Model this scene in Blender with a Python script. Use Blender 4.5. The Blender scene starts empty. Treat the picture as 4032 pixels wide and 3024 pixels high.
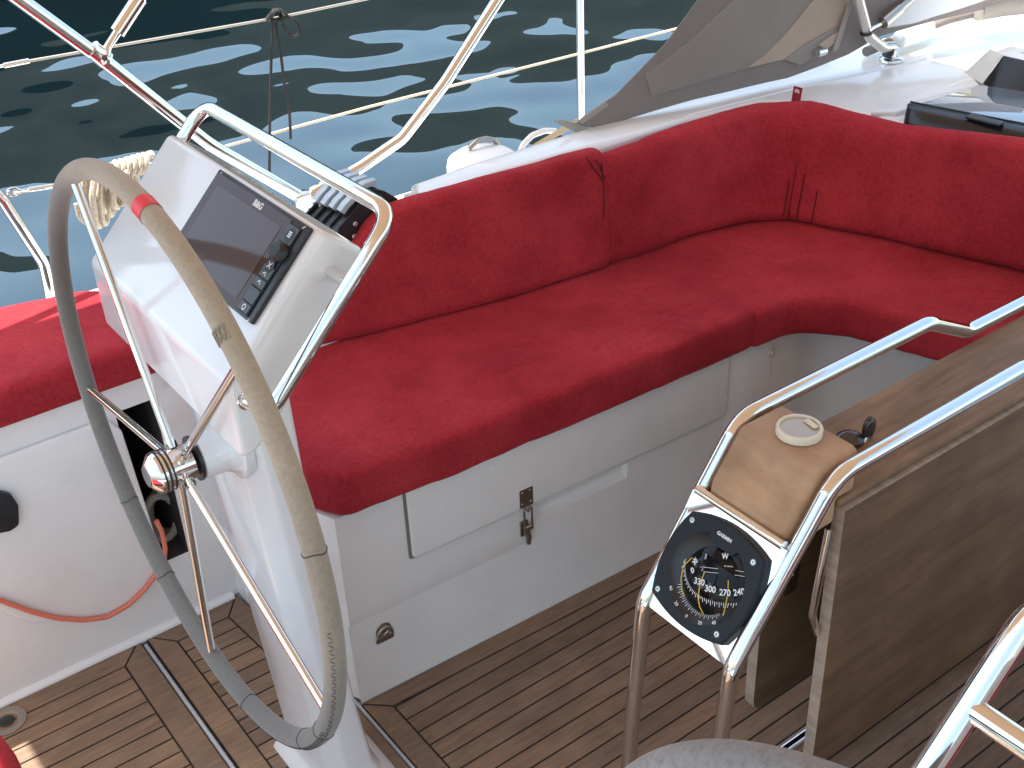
import bpy, bmesh, math, random
from mathutils import Vector, Matrix, noise as mnoise
random.seed(7)
C = bpy.context.scene.collection
S = bpy.context.scene

# ------------------------------------------------------------------ camera
CAM = Vector((0.0, 0.0, 1.75)); YAW, PITCH, ROLL = [math.radians(a) for a in (54.58, 31.76, 2.67)]
FPX = 4804.5
def cam_axes():
    a, b, c = YAW, PITCH, ROLL
    fw = Vector((math.cos(a)*math.cos(b), math.sin(a)*math.cos(b), -math.sin(b)))
    r = Vector((math.sin(a), -math.cos(a), 0)); d = fw.cross(r)
    return (math.cos(c)*r + math.sin(c)*d, -math.sin(c)*r + math.cos(c)*d, fw)
AR, AD, AF = cam_axes()
cd = bpy.data.cameras.new('camera'); cam = bpy.data.objects.new('camera', cd); C.objects.link(cam)
cd.sensor_width = 36; cd.lens = 36*FPX/4032; cd.clip_start = 0.05; cd.clip_end = 2000
M = Matrix.Identity(4)
for i in range(3):
    M[i][0] = AR[i]; M[i][1] = -AD[i]; M[i][2] = -AF[i]; M[i][3] = CAM[i]
cam.matrix_world = M
S.camera = cam
def ray(px, py):      # survey coordinates (2212 wide) -> direction
    return AR*((px*1.82278-2016)/FPX) + AD*((py*1.82278-1512)/FPX) + AF
def at(px, py, ax, val):      # point on the plane x/y/z = val
    r = ray(px, py); i = 'xyz'.index(ax); return CAM + r*((val-CAM[i])/r[i])
def onpl(px, py, p0, n):
    r = ray(px, py); n = Vector(n); return CAM + r*((Vector(p0)-CAM).dot(n)/r.dot(n))

# ------------------------------------------------------------------ light
SUN = Vector((-0.20, 0.18, 1.0)).normalized()
el = math.asin(SUN.z); az = math.atan2(SUN.x, SUN.y)
w = bpy.data.worlds.new("World"); S.world = w; w.use_nodes = True
nt = w.node_tree; bg = nt.nodes['Background']; sky = nt.nodes.new('ShaderNodeTexSky')
sky.sky_type = 'NISHITA'; sky.sun_disc = False; sky.sun_elevation = el; sky.sun_rotation = az
sky.dust_density = 2.0; sky.air_density = 1.0
wm = nt.nodes.new('ShaderNodeMix'); wm.data_type = 'RGBA'; wm.blend_type = 'MULTIPLY'; wm.inputs[0].default_value = 1
nt.links.new(sky.outputs[0], wm.inputs[6]); wm.inputs[7].default_value = (1.00, .99, .87, 1)      # hazy summer sky, less blue
nt.links.new(wm.outputs[2], bg.inputs[0]); bg.inputs[1].default_value = 0.15
sl = bpy.data.lights.new('sun', 'SUN'); sl.energy = 4.0; sl.angle = math.radians(0.5); sl.color = (1, .95, .87)
so = bpy.data.objects.new('sun', sl); C.objects.link(so); so.rotation_euler = SUN.to_track_quat('Z', 'Y').to_euler()
so.location = (0, 0, 20)
S.view_settings.view_transform = 'Standard'; S.view_settings.look = 'None'
S.view_settings.gamma = 1; S.view_settings.exposure = 1.7
S.render.engine = 'CYCLES'
S.cycles.max_bounces = 10; S.cycles.glossy_bounces = 6; S.cycles.diffuse_bounces = 5; S.cycles.transmission_bounces = 8
S.cycles.sample_clamp_indirect = 6

# ------------------------------------------------------------------ materials
def mat(name, col=(.8,.8,.8), rough=.5, metal=0, **k):
    m = bpy.data.materials.new(name); m.use_nodes = True
    b = m.node_tree.nodes['Principled BSDF']
    b.inputs['Base Color'].default_value = (*col, 1); b.inputs['Roughness'].default_value = rough
    b.inputs['Metallic'].default_value = metal
    for kk, v in k.items():
        b.inputs[kk.replace('_', ' ')].default_value = v
    return m
def N(m, t, **k):
    n = m.node_tree.nodes.new(t)
    for a, v in k.items(): setattr(n, a, v)
    return n
def L(m, a, b): m.node_tree.links.new(a, b)
def P(m): return m.node_tree.nodes['Principled BSDF']
def noise(m, scale, detail=3, rough=.5, stretch=None, rot=None):
    tc = N(m, 'ShaderNodeNewGeometry'); mp = N(m, 'ShaderNodeMapping')
    L(m, tc.outputs['Position'], mp.inputs[0])
    if stretch: mp.inputs['Scale'].default_value = stretch
    if rot: mp.inputs['Rotation'].default_value = rot
    n = N(m, 'ShaderNodeTexNoise'); n.inputs['Scale'].default_value = scale
    n.inputs['Detail'].default_value = detail; n.inputs['Roughness'].default_value = rough
    L(m, mp.outputs[0], n.inputs['Vector']); return n.outputs['Fac']
def ramp(m, fac, stops):
    r = N(m, 'ShaderNodeValToRGB'); L(m, fac, r.inputs[0]); e = r.color_ramp.elements
    while len(e) < len(stops): e.new(.5)
    for i, (p, c) in enumerate(stops): e[i].position = p; e[i].color = (*c, 1)
    return r.outputs[0]
def bump(m, fac, strength=.3, dist=.002, prev=None):
    b = N(m, 'ShaderNodeBump'); b.inputs['Strength'].default_value = strength; b.inputs['Distance'].default_value = dist
    L(m, fac, b.inputs['Height'])
    if prev: L(m, prev, b.inputs['Normal'])
    return b.outputs[0]
def mixc(m, fac, a, b, mode='MIX'):
    x = N(m, 'ShaderNodeMix', data_type='RGBA', blend_type=mode)
    if hasattr(fac, 'links'): L(m, fac, x.inputs[0])
    else: x.inputs[0].default_value = fac
    for s, i in ((a, 6), (b, 7)):
        if hasattr(s, 'links'): L(m, s, x.inputs[i])
        else: x.inputs[i].default_value = (*s, 1)
    return x.outputs[2]

def m_gel(name='gelcoat', col=(.84,.82,.80), rough=.22):
    m = mat(name, col, rough, Coat_Weight=.3, Coat_Roughness=.08)
    c = ramp(m, noise(m, 6, 5, .6), [(.3, tuple(v*.93 for v in col)), (.6, col)])
    sp = ramp(m, noise(m, 90, 4, .7), [(.70, (1,1,1)), (.80, (.86,.84,.80))])
    L(m, mixc(m, 1, c, sp, 'MULTIPLY'), P(m).inputs['Base Color'])
    r = N(m, 'ShaderNodeMapRange'); L(m, noise(m, 9, 6), r.inputs[0]); r.inputs[3].default_value = rough*.6; r.inputs[4].default_value = rough*1.5
    L(m, r.outputs[0], P(m).inputs['Roughness'])
    L(m, bump(m, noise(m, 14, 2), .25, .0012), P(m).inputs['Normal'])
    return m
GEL = m_gel(); GEL2 = m_gel('console_gelcoat', (.80,.79,.79), .12)
def m_steel():
    m = mat('polished_steel', (.80,.78,.75), .07, 1)
    r = N(m, 'ShaderNodeMapRange'); L(m, noise(m, 60, 5, .7), r.inputs[0])
    r.inputs[1].default_value = .35; r.inputs[2].default_value = .75; r.inputs[3].default_value = .035; r.inputs[4].default_value = .15
    L(m, r.outputs[0], P(m).inputs['Roughness'])
    L(m, bump(m, noise(m, 25, 2), .12, .0012), P(m).inputs['Normal'])
    return m
STEEL = m_steel(); DSTEEL = mat('worn_steel', (.42,.38,.34), .28, 1)
CHROME_BLACK = mat('black_chrome', (.08,.07,.07), .12, .6)
def m_suede(name, dark, light, pucker=False):
    m = mat(name, dark, .95, Sheen_Weight=.35, Sheen_Roughness=.4)
    P(m).inputs['Sheen Tint'].default_value = (*[min(1, v*2+.1) for v in light], 1)
    P(m).inputs['Specular IOR Level'].default_value = .15
    big = noise(m, 5, 6, .62); fine = noise(m, 120, 5, .8)
    c = ramp(m, big, [(.33, dark), (.66, light)])
    f = ramp(m, fine, [(.32, (.72,.72,.72)), (.55, (1.06,1.06,1.06))])
    L(m, mixc(m, 1, c, f, 'MULTIPLY'), P(m).inputs['Base Color'])
    b1 = bump(m, noise(m, 420, 4, .8), .7, .0012)
    b2 = bump(m, noise(m, 26, 5, .6), .5, .005, b1)
    if pucker:
        pk = N(m, 'ShaderNodeMath', operation='MULTIPLY'); L(m, noise(m, 2.6, 3, .5, stretch=(7,7,1.1)), pk.inputs[0])
        mk = ramp(m, noise(m, 2.3, 2), [(.50, (0,0,0)), (.68, (1,1,1))]); L(m, mk, pk.inputs[1]); b2 = bump(m, pk.outputs[0], .8, .022, b2)
    L(m, b2, P(m).inputs['Normal']); return m
RED = m_suede('red_suede', (.29,.016,.024), (.44,.036,.047), True)
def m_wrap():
    m = mat('graded_suede_wrap', (.2,.19,.17), .9, Sheen_Weight=.3)
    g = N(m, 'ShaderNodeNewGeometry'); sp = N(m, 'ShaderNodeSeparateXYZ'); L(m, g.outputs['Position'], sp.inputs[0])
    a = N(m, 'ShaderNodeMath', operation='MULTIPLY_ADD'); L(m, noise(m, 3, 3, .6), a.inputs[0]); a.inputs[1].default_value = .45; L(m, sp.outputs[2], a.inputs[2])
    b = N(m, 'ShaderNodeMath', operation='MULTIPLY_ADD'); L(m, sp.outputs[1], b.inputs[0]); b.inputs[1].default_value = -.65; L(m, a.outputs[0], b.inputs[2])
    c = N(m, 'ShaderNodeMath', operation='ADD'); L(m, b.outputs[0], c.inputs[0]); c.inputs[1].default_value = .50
    col = ramp(m, c.outputs[0], [(.25, (.165,.158,.140)), (.50, (.130,.116,.100)), (.74, (.165,.148,.126)), (1.0, (.38,.30,.215))])      # tan towards the top, grey-green towards the bottom
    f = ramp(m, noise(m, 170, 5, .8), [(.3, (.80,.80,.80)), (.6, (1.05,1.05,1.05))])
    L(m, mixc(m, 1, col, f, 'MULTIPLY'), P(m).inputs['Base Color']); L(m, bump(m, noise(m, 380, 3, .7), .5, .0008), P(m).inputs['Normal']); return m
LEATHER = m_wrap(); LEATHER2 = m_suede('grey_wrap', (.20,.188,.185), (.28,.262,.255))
CANVAS_TAN = None
def m_wood(name, dark, light, island=True, ax=(1,9,9), scale=5.5):
    m = mat(name, dark, .62)
    P(m).inputs['Specular IOR Level'].default_value = .35
    gr = noise(m, scale*2.2, 7, .65, stretch=ax)
    c = ramp(m, gr, [(.30, dark), (.62, light)])
    wea = ramp(m, noise(m, 6, 5, .6), [(.45, (1,1,1)), (.72, (1.42,1.38,1.3))])
    c = mixc(m, 1, c, wea, 'MULTIPLY')
    if island:
        g = N(m, 'ShaderNodeNewGeometry'); v = ramp(m, g.outputs['Random Per Island'], [(0, (.82,.80,.80)), (.5, (1,1,1)), (1, (1.13,1.08,1.02))])
        c = mixc(m, 1, c, v, 'MULTIPLY')
    L(m, c, P(m).inputs['Base Color'])
    L(m, bump(m, noise(m, scale*14, 5, .7, stretch=ax), .35, .001), P(m).inputs['Normal']); return m
TEAK = m_wood('teak_planks', (.160,.100,.065), (.225,.153,.105))
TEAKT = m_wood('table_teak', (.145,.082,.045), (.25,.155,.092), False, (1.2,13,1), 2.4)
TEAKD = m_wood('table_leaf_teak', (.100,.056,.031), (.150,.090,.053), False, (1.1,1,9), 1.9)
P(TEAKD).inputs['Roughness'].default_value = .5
TEAKB = m_wood('teak_box_wood', (.30,.175,.10), (.42,.27,.17), False, (3,1,3), 3)
TEAKE = m_wood('weathered_teak_edge', (.30,.22,.17), (.42,.33,.26), False, (6,1,6), 5)
CAULK = mat('black_caulk', (.012,.010,.009), .6)
BLACK = mat('black_plastic', (.018,.019,.022), .38); BLACKG = mat('black_gloss', (.012,.012,.014), .28)
BEZEL = mat('instrument_bezel', (.012,.015,.021), .5, Specular_IOR_Level=.3)
WHITEP = mat('white_marking', (.78,.78,.78), .5); YEL = mat('yellow_needle', (.75,.50,.03), .4)
CREAM = mat('cream_plastic', (.70,.62,.48), .35)
ORANGE = mat('orange_cord', (.72,.19,.11), .6)
ROPEB = mat('black_rope', (.02,.018,.018), .85); 
def m_rope(name, a, b):
    m = mat(name, a, .9); L(m, ramp(m, noise(m, 260, 3, .7), [(.35, a), (.65, b)]), P(m).inputs['Base Color'])
    L(m, bump(m, noise(m, 300, 3), .8, .002), P(m).inputs['Normal']); return m
ROPE = m_rope('beige_rope', (.34,.28,.21), (.60,.52,.41)); ROPEG = m_rope('grey_rope', (.30,.26,.22), (.55,.48,.40))
def m_canvas(name, col, tr, weave=900):
    m = mat(name, col, .85); nt = m.node_tree
    t = N(m, 'ShaderNodeBsdfTranslucent'); t.inputs[0].default_value = (*tr, 1)
    mx = N(m, 'ShaderNodeMixShader'); mx.inputs[0].default_value = .5
    c = ramp(m, noise(m, 3, 4, .6), [(.35, tuple(v*.88 for v in col)), (.65, col)])
    L(m, c, P(m).inputs['Base Color'])
    L(m, bump(m, noise(m, 7, 3), .6, .02), P(m).inputs['Normal'])
    out = nt.nodes['Material Output']; L(m, P(m).outputs[0], mx.inputs[1]); L(m, t.outputs[0], mx.inputs[2]); L(m, mx.outputs[0], out.inputs[0])
    return m
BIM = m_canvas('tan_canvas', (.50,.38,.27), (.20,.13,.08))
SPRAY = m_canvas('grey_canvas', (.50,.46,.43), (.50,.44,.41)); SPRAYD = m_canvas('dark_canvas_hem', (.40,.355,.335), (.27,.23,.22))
SPRAYSUN = m_canvas('sun_tinted_canvas', (.68,.58,.50), (.80,.64,.54)); HEM = m_canvas('pale_webbing', (.62,.57,.52), (.30,.27,.24))  # the paler canvas copy has sunlight through the cloth painted in
WIN = mat('clear_vinyl', (.86,.89,.93), .12, Transmission_Weight=.45, IOR=1.3)
GLASS = mat('smoked_acrylic', (.20,.25,.30), .04, IOR=1.6, Coat_Weight=1, Coat_Roughness=.02, Coat_IOR=2.2)
SCREEN = mat('plotter_glass', (.066,.034,.026), .06, Specular_IOR_Level=.3)
REDTAPE = mat('red_tape', (.75,.035,.05), .35)

# ------------------------------------------------------------------ mesh helpers
def V(*a): return Vector(a)
def link(name, bm, m, parent=None, smooth=True, angle=40):
    me = bpy.data.meshes.new(name)
    bmesh.ops.recalc_face_normals(bm, faces=bm.faces)
    bm.to_mesh(me); bm.free()
    ms = m if isinstance(m, (list, tuple)) else [m]
    for x in ms: me.materials.append(x)
    if smooth:
        me.polygons.foreach_set('use_smooth', [True]*len(me.polygons))
        try: me.set_sharp_from_angle(angle=math.radians(angle))
        except Exception: pass
    o = bpy.data.objects.new(name, me); C.objects.link(o)
    if parent: o.parent = parent
    return o
def tag(o, label=None, cat=None, group=None, kind=None):
    if label: o['label'] = label
    if cat: o['category'] = cat
    if group: o['group'] = group
    if kind: o['kind'] = kind
    return o
def struct(name, bm, m, label=None, **k):
    o = link(name, bm, m, **k); o['kind'] = 'structure'
    if label: o['label'] = label
    return o
def thing(name, label, cat, group=None):
    o = bpy.data.objects.new(name, None); C.objects.link(o); o.empty_display_size = .1
    return tag(o, label, cat, group)
def settle(root):      # move a thing's Empty to the base of its parts, world shapes unchanged
    ms = [c for c in root.children_recursive if c.type == 'MESH']
    pts = [v.co for c in ms for v in c.data.vertices]
    if not pts: return
    lo = [min(p[i] for p in pts) for i in range(3)]; hi = [max(p[i] for p in pts) for i in range(3)]
    o = Vector(((lo[0]+hi[0])/2, (lo[1]+hi[1])/2, lo[2])); root.location = o
    for c in root.children: c.location = c.location - o
def fillet(pts, r, seg=7, closed=False):
    pts = [Vector(p) for p in pts]; n = len(pts); out = []
    rs = r if isinstance(r, (list, tuple)) else [r]*n
    for i, p in enumerate(pts):
        if not closed and i in (0, n-1): out.append(p); continue
        a = pts[i-1]; b = pts[(i+1) % n]; da = a-p; db = b-p
        ang = da.angle(db, math.pi)
        if ang > math.pi-.05 or rs[i] <= 0: out.append(p); continue
        t = min(rs[i]/math.tan(ang/2), da.length*.49, db.length*.49)
        p0 = p+da.normalized()*t; p1 = p+db.normalized()*t
        for k in range(seg+1):
            s = k/seg; out.append(p0*(1-s)**2 + p*2*s*(1-s) + p1*s*s)
    return out
def add_sweep(bm, pts, r, n=14, closed=False, cap=True, mi=0, sec=None):
    pts = [Vector(p) for p in pts]; m = len(pts); rings = []
    def tan(i):
        a = pts[(i-1) % m] if (closed or i > 0) else pts[i]; b = pts[(i+1) % m] if (closed or i < m-1) else pts[i]
        return (b-a).normalized()
    t0 = tan(0); u = t0.orthogonal().normalized()
    if abs(t0.z) < .9: u = (V(0,0,1) - t0*t0.z).normalized()
    for i, p in enumerate(pts):
        t = tan(i); u = (u - t*u.dot(t)).normalized(); v = t.cross(u)
        rr = r(i/(m-1)) if callable(r) else r
        if sec: ring = [bm.verts.new(p + u*a*rr + v*b*rr) for a, b in sec]
        else: ring = [bm.verts.new(p + (u*math.cos(2*math.pi*k/n) + v*math.sin(2*math.pi*k/n))*rr) for k in range(n)]
        rings.append(ring)
    q = len(rings[0])
    for i in range(m if closed else m-1):
        A, B = rings[i], rings[(i+1) % m]
        for k in range(q):
            f = bm.faces.new((A[k], A[(k+1) % q], B[(k+1) % q], B[k])); f.material_index = mi
    if cap and not closed:
        bm.faces.new(rings[0][::-1]).material_index = mi; bm.faces.new(rings[-1]).material_index = mi
def tube(name, pts, r, m, parent=None, fr=0, n=14, closed=False, **k):
    bm = bmesh.new(); add_sweep(bm, fillet(pts, fr, closed=closed) if fr else pts, r, n, closed); return link(name, bm, m, parent, **k)
def bevel(bm, off, seg=3, edges=None, ang=25):
    bmesh.ops.recalc_face_normals(bm, faces=bm.faces)
    es = edges if edges is not None else [e for e in bm.edges if len(e.link_faces) == 2 and e.calc_face_angle(0) > math.radians(ang)]
    if es and off > 0: bmesh.ops.bevel(bm, geom=es, offset=off, segments=seg, profile=.5, affect='EDGES', clamp_overlap=True)
def add_prism(bm, loop, ext, mi=0):      # loop: list of 3D points, ext: extrusion vector
    a = [bm.verts.new(Vector(p)) for p in loop]; b = [bm.verts.new(Vector(p)+Vector(ext)) for p in loop]; n = len(a)
    fs = [bm.faces.new(a), bm.faces.new(b[::-1])]
    for i in range(n): fs.append(bm.faces.new((a[i], b[i], b[(i+1) % n], a[(i+1) % n])))
    for f in fs: f.material_index = mi
    return fs
def prism(name, loop, ext, m, parent=None, bv=0, seg=3, **k):
    bm = bmesh.new(); add_prism(bm, loop, ext); bmesh.ops.recalc_face_normals(bm, faces=bm.faces)
    if bv: bevel(bm, bv, seg)
    return link(name, bm, m, parent, **k)
def add_box(bm, lo, hi, mi=0):
    x0,y0,z0 = lo; x1,y1,z1 = hi
    add_prism(bm, [(x0,y0,z0),(x1,y0,z0),(x1,y1,z0),(x0,y1,z0)], (0,0,z1-z0), mi)
def box(name, lo, hi, m, parent=None, bv=.003, **k):
    bm = bmesh.new(); add_box(bm, lo, hi); bevel(bm, bv) if bv else None; return link(name, bm, m, parent, **k)
def add_lathe(bm, o, axis, prof, n=40, mi=0):      # prof: (distance along axis, radius)
    axis = Vector(axis).normalized(); u = axis.orthogonal().normalized(); v = axis.cross(u); rings = []
    for d, r in prof:
        c = Vector(o)+axis*d
        if r < 1e-6: rings.append([bm.verts.new(c)])
        else: rings.append([bm.verts.new(c+(u*math.cos(2*math.pi*k/n)+v*math.sin(2*math.pi*k/n))*r) for k in range(n)])
    for A, B in zip(rings, rings[1:]):
        for k in range(n):
            q = [A[k % len(A)], A[(k+1) % len(A)], B[(k+1) % len(B)], B[k % len(B)]]
            q2 = []
            for x in q:
                if x not in q2: q2.append(x)
            if len(q2) > 2: bm.faces.new(q2).material_index = mi
    if len(rings[0]) > 1: bm.faces.new(rings[0][::-1]).material_index = mi
    if len(rings[-1]) > 1: bm.faces.new(rings[-1]).material_index = mi
def lathe(name, o, axis, prof, m, parent=None, n=40, **k):
    bm = bmesh.new(); add_lathe(bm, o, axis, prof, n); return link(name, bm, m, parent, **k)
class Frame:      # a local frame on a panel: right, up, normal
    def __init__(s, o, r, u): s.o = Vector(o); s.r = Vector(r).normalized(); s.u = Vector(u).normalized(); s.n = s.r.cross(s.u)
    def p(s, a, b, c=0): return s.o + s.r*a + s.u*b + s.n*c
    def rect(s, a0, b0, a1, b1, c=0): return [s.p(a0,b0,c), s.p(a1,b0,c), s.p(a1,b1,c), s.p(a0,b1,c)]
    def at(s, px, py, c=0):
        q = onpl(px, py, s.o+s.n*c, s.n)-s.o; return q.dot(s.r), q.dot(s.u)
def add_text(bm, txt, fr, a, b, size, rot=0, c=0, thick=.0003, bold=0):
    cu = bpy.data.curves.new('t', 'FONT'); cu.body = txt; cu.size = size; cu.align_x = 'CENTER'; cu.align_y = 'CENTER'
    cu.extrude = thick; cu.offset = bold; cu.resolution_u = 3
    ob = bpy.data.objects.new('t', cu); C.objects.link(ob)
    dg = bpy.context.evaluated_depsgraph_get(); me = bpy.data.meshes.new_from_object(ob.evaluated_get(dg))
    cr, sr = math.cos(rot), math.sin(rot); vs = []
    for v in me.vertices:
        x, y, z = v.co; vs.append(bm.verts.new(fr.p(a+x*cr-y*sr, b+x*sr+y*cr, c+z)))
    for f in me.polygons:
        try: bm.faces.new([vs[i] for i in f.vertices])
        except ValueError: pass
    bpy.data.objects.remove(ob); bpy.data.meshes.remove(me); bpy.data.curves.remove(cu)
def soft(o, voxel=.012, smooth=6, disp=.004, size=.12, fac=.6):      # padded fabric: remesh, relax, wrinkle
    r = o.modifiers.new('r', 'REMESH'); r.mode = 'VOXEL'; r.voxel_size = voxel; r.use_smooth_shade = True
    s = o.modifiers.new('s', 'SMOOTH'); s.factor = fac; s.iterations = smooth
    if disp:
        t = bpy.data.textures.new('wr', 'CLOUDS'); t.noise_scale = size; t.noise_depth = 3
        d = o.modifiers.new('d', 'DISPLACE'); d.texture = t; d.strength = disp; d.mid_level = .5; d.texture_coords = 'GLOBAL'
    return o
def grid_loft(bm, rows, mi=0, closed=False):
    R = [[bm.verts.new(Vector(p)) for p in row] for row in rows]
    for A, B in zip(R, R[1:]):
        n = len(A)
        for k in range(n if closed else n-1):
            bm.faces.new((A[k], A[(k+1) % n], B[(k+1) % n], B[k])).material_index = mi
    return R

# ================================================================== SETTING
# ---- sea, wooded shore
def m_water():
    m = mat('sea_water', (.002,.006,.008), .010, IOR=2.3, Specular_Tint=(.86,1,1,1))
    n1 = noise(m, .95, 0, .35); n2 = noise(m, 2.2, 0, .3); n3 = noise(m, .33, 1, .4)
    b1 = bump(m, n1, 1, .080); b2 = bump(m, n2, 1, .022, b1); b3 = bump(m, n3, 1, .10, b2)
    L(m, b3, P(m).inputs['Normal'])
    c = ramp(m, noise(m, .12, 2), [(.3, (.0012,.0035,.0045)), (.7, (.002,.0085,.0105))])
    L(m, c, P(m).inputs['Base Color']); return m
WZ = -.75
bm = bmesh.new()
bmesh.ops.create_grid(bm, x_segments=2, y_segments=2, size=600); bmesh.ops.translate(bm, verts=bm.verts, vec=(0, 0, WZ))
struct('water', bm, m_water(), 'calm dark blue harbour water with drifting reflections', smooth=False)
FOREST = mat('wooded_shore', (.018,.034,.030), .95)
L(FOREST, ramp(FOREST, noise(FOREST, .16, 6, .7), [(.35, (.004,.007,.008)), (.7, (.012,.018,.016))]), P(FOREST).inputs['Base Color'])
bm = bmesh.new(); rows = [[], [], []]
for i in range(91):
    a = math.radians(41 + 67*i/90); d = 62
    e = 15.2 + 3.0*max(0, min(1, (math.degrees(a)-44)/34)) + 1.6*mnoise.noise((a*7, 0, 0)) + .7*mnoise.noise((a*31, 3, 0))
    c_, s_ = math.cos(a), math.sin(a); h = math.tan(math.radians(e))*d
    rows[0].append((c_*d, s_*d, WZ)); rows[1].append((c_*(d+3), s_*(d+3), h*.55+WZ)); rows[2].append((c_*(d+12), s_*(d+12), h*1.18+WZ))
grid_loft(bm, rows); struct('hills', bm, FOREST, 'dark wooded shore mirrored in the water')
# dark hull moored abeam, its reflection fills the top left of the water
bm = bmesh.new(); rr = []
for i in range(25):
    t = i/24; x = -3 + 11.2*t; bow = max(0, (t-.6)/.4)
    yo = 13.2 + 1.6*bow**2
    rr.append([(x, yo+.5, WZ), (x+.1*bow, yo, WZ+.35), (x+.3*bow, yo-.08, WZ+1.05+.25*t), (x+.3*bow, yo+1.6-1.4*bow, WZ+1.12+.25*t)])
grid_loft(bm, rr)
o = link('moored_boat', bm, mat('black_hull_paint', (.003,.003,.004), .9)); tag(o, 'long black hull moored abeam, mirrored as the black water at top left', 'boat')

# ---- convex clipping for planks
def clip(poly, a, b):      # keep left of a->b (2D)
    out = []; n = len(poly)
    def sd(p): return (b[0]-a[0])*(p[1]-a[1])-(b[1]-a[1])*(p[0]-a[0])
    for i in range(n):
        p, q = poly[i], poly[(i+1) % n]; dp, dq = sd(p), sd(q)
        if dp >= 0: out.append(p)
        if (dp > 0) != (dq > 0) and dp != dq:
            t = dp/(dp-dq); out.append((p[0]+(q[0]-p[0])*t, p[1]+(q[1]-p[1])*t))
    return out
def inset(poly, g):
    n = len(poly); A = sum(poly[i][0]*poly[(i+1) % n][1]-poly[(i+1) % n][0]*poly[i][1] for i in range(n))
    if A < 0: poly = poly[::-1]
    r = poly
    for i in range(n):
        a, b = poly[i], poly[(i+1) % n]; d = math.hypot(b[0]-a[0], b[1]-a[1])
        if d < 1e-6: continue
        nx, ny = -(b[1]-a[1])/d*g, (b[0]-a[0])/d*g
        r = clip(r, (a[0]+nx, a[1]+ny), (b[0]+nx, b[1]+ny))
        if len(r) < 3: return []
    return r
PITCHP = .0399; Y0 = 1.946; G = .0021
def floor_panel(name, inner, borders, outline, label):
    bm = bmesh.new()
    add_prism(bm, [(p[0], p[1], -.010) for p in outline], (0,0,.008), 1)
    polys = list(borders)
    for k in range(-2, 46):
        y1 = Y0-k*PITCHP; y0 = y1-PITCHP
        s = [(-3,y0),(5,y0),(5,y1),(-3,y1)]
        n = len(inner)
        for i in range(n): 
            s = clip(s, inner[i], inner[(i+1) % n])
            if len(s) < 3: break
        if len(s) > 2: polys.append(s)
    for p in polys:
        q = inset(p, G)
        if len(q) > 2: add_prism(bm, [(x, y, -.002) for x, y in q], (0,0,.002+.0004*random.random()), 0)
    o = struct(name, bm, [TEAK, CAULK], label, smooth=False); return o
# aft sole, threshold, forward sole
inn = [(-1.3,.0),(.394,.0),(.394,Y0),(-1.3,Y0)]
floor_panel('teak_sole', inn, [[(-1.3,Y0),(.394,Y0),(.446,2.003),(-1.3,2.003)], [(.394,-.1),(.446,-.1),(.446,2.003),(.394,Y0)]], [(-1.3,-.1),(.446,-.1),(.446,2.003),(-1.3,2.003)], 'teak cockpit sole aft of the wheel')
inn = [(.507,.0),(.652,.0),(.652,1.62),(.6225,Y0),(.507,Y0)]
floor_panel('teak_threshold', inn, [[(.459,-.1),(.507,-.1),(.507,Y0),(.459,2.003)], [(.459,2.003),(.507,Y0),(.6225,Y0),(.668,2.003)], [(.652,-.1),(.700,-.1),(.706,1.60),(.652,1.62)], [(.652,1.62),(.706,1.60),(.668,2.003),(.6225,Y0)]], [(.459,-.1),(.700,-.1),(.706,1.60),(.668,2.003),(.459,2.003)], 'narrow teak panel under the port wheel between two drainage grooves')
inn = [(.761,.2),(2.3,.2),(2.3,1.456),(.761,1.512)]
floor_panel('teak_sole', inn, [[(.714,1.556),(.761,1.512),(2.3,1.456),(2.3,1.500)], [(.714,-.1),(.761,-.1),(.761,1.512),(.714,1.556)]], [(.714,-.1),(2.3,-.1),(2.3,1.500),(.714,1.556)], 'teak cockpit sole between port bench and table')
GROOVE = m_gel('drainage_groove_gelcoat', (.50,.53,.56), .35)
bm = bmesh.new(); add_box(bm, (-1.5,-1.0,-.05), (2.6,2.2,-.016)); struct('sole_moulding', bm, GROOVE)
for xs in ((( .4525,-.1),(.4525,1.985)), ((.707,-.1),(.7125,1.56),(.678,1.99))):
    bm = bmesh.new(); add_sweep(bm, fillet([(a,b,-.0085) for a,b in xs], .05), .0052, 10); struct('drainage_groove', bm, GROOVE)

# ---- wall with rectangular recesses
def holed_wall(bm, fr, w, h, holes, mi=0):      # holes: (a0,b0,a1,b1,depth)
    xs = sorted({0, w, *[v for q in holes for v in (q[0], q[2])]}); ys = sorted({0, h, *[v for q in holes for v in (q[1], q[3])]})
    for i in range(len(xs)-1):
        for j in range(len(ys)-1):
            cx, cy = (xs[i]+xs[i+1])/2, (ys[j]+ys[j+1])/2; dep = 0
            for q in holes:
                if q[0] < cx < q[2] and q[1] < cy < q[3]: dep = q[4]
            if not dep: bm.faces.new([bm.verts.new(p) for p in fr.rect(xs[i], ys[j], xs[i+1], ys[j+1])])
    for a0,b0,a1,b1,d in holes:
        f = [fr.p(a,b,0) for a,b in ((a0,b0),(a1,b0),(a1,b1),(a0,b1))]; g = [fr.p(a,b,-d) for a,b in ((a0+.003,b0+.003),(a1-.003,b0+.003),(a1-.003,b1-.003),(a0+.003,b1-.003))]
        fv = [bm.verts.new(p) for p in f]; gv = [bm.verts.new(p) for p in g]
        for k in range(4): bm.faces.new((fv[k], fv[(k+1) % 4], gv[(k+1) % 4], gv[k])).material_index = mi
        bm.faces.new(gv).material_index = mi
    bmesh.ops.remove_doubles(bm, verts=bm.verts, dist=1e-5)

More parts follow.
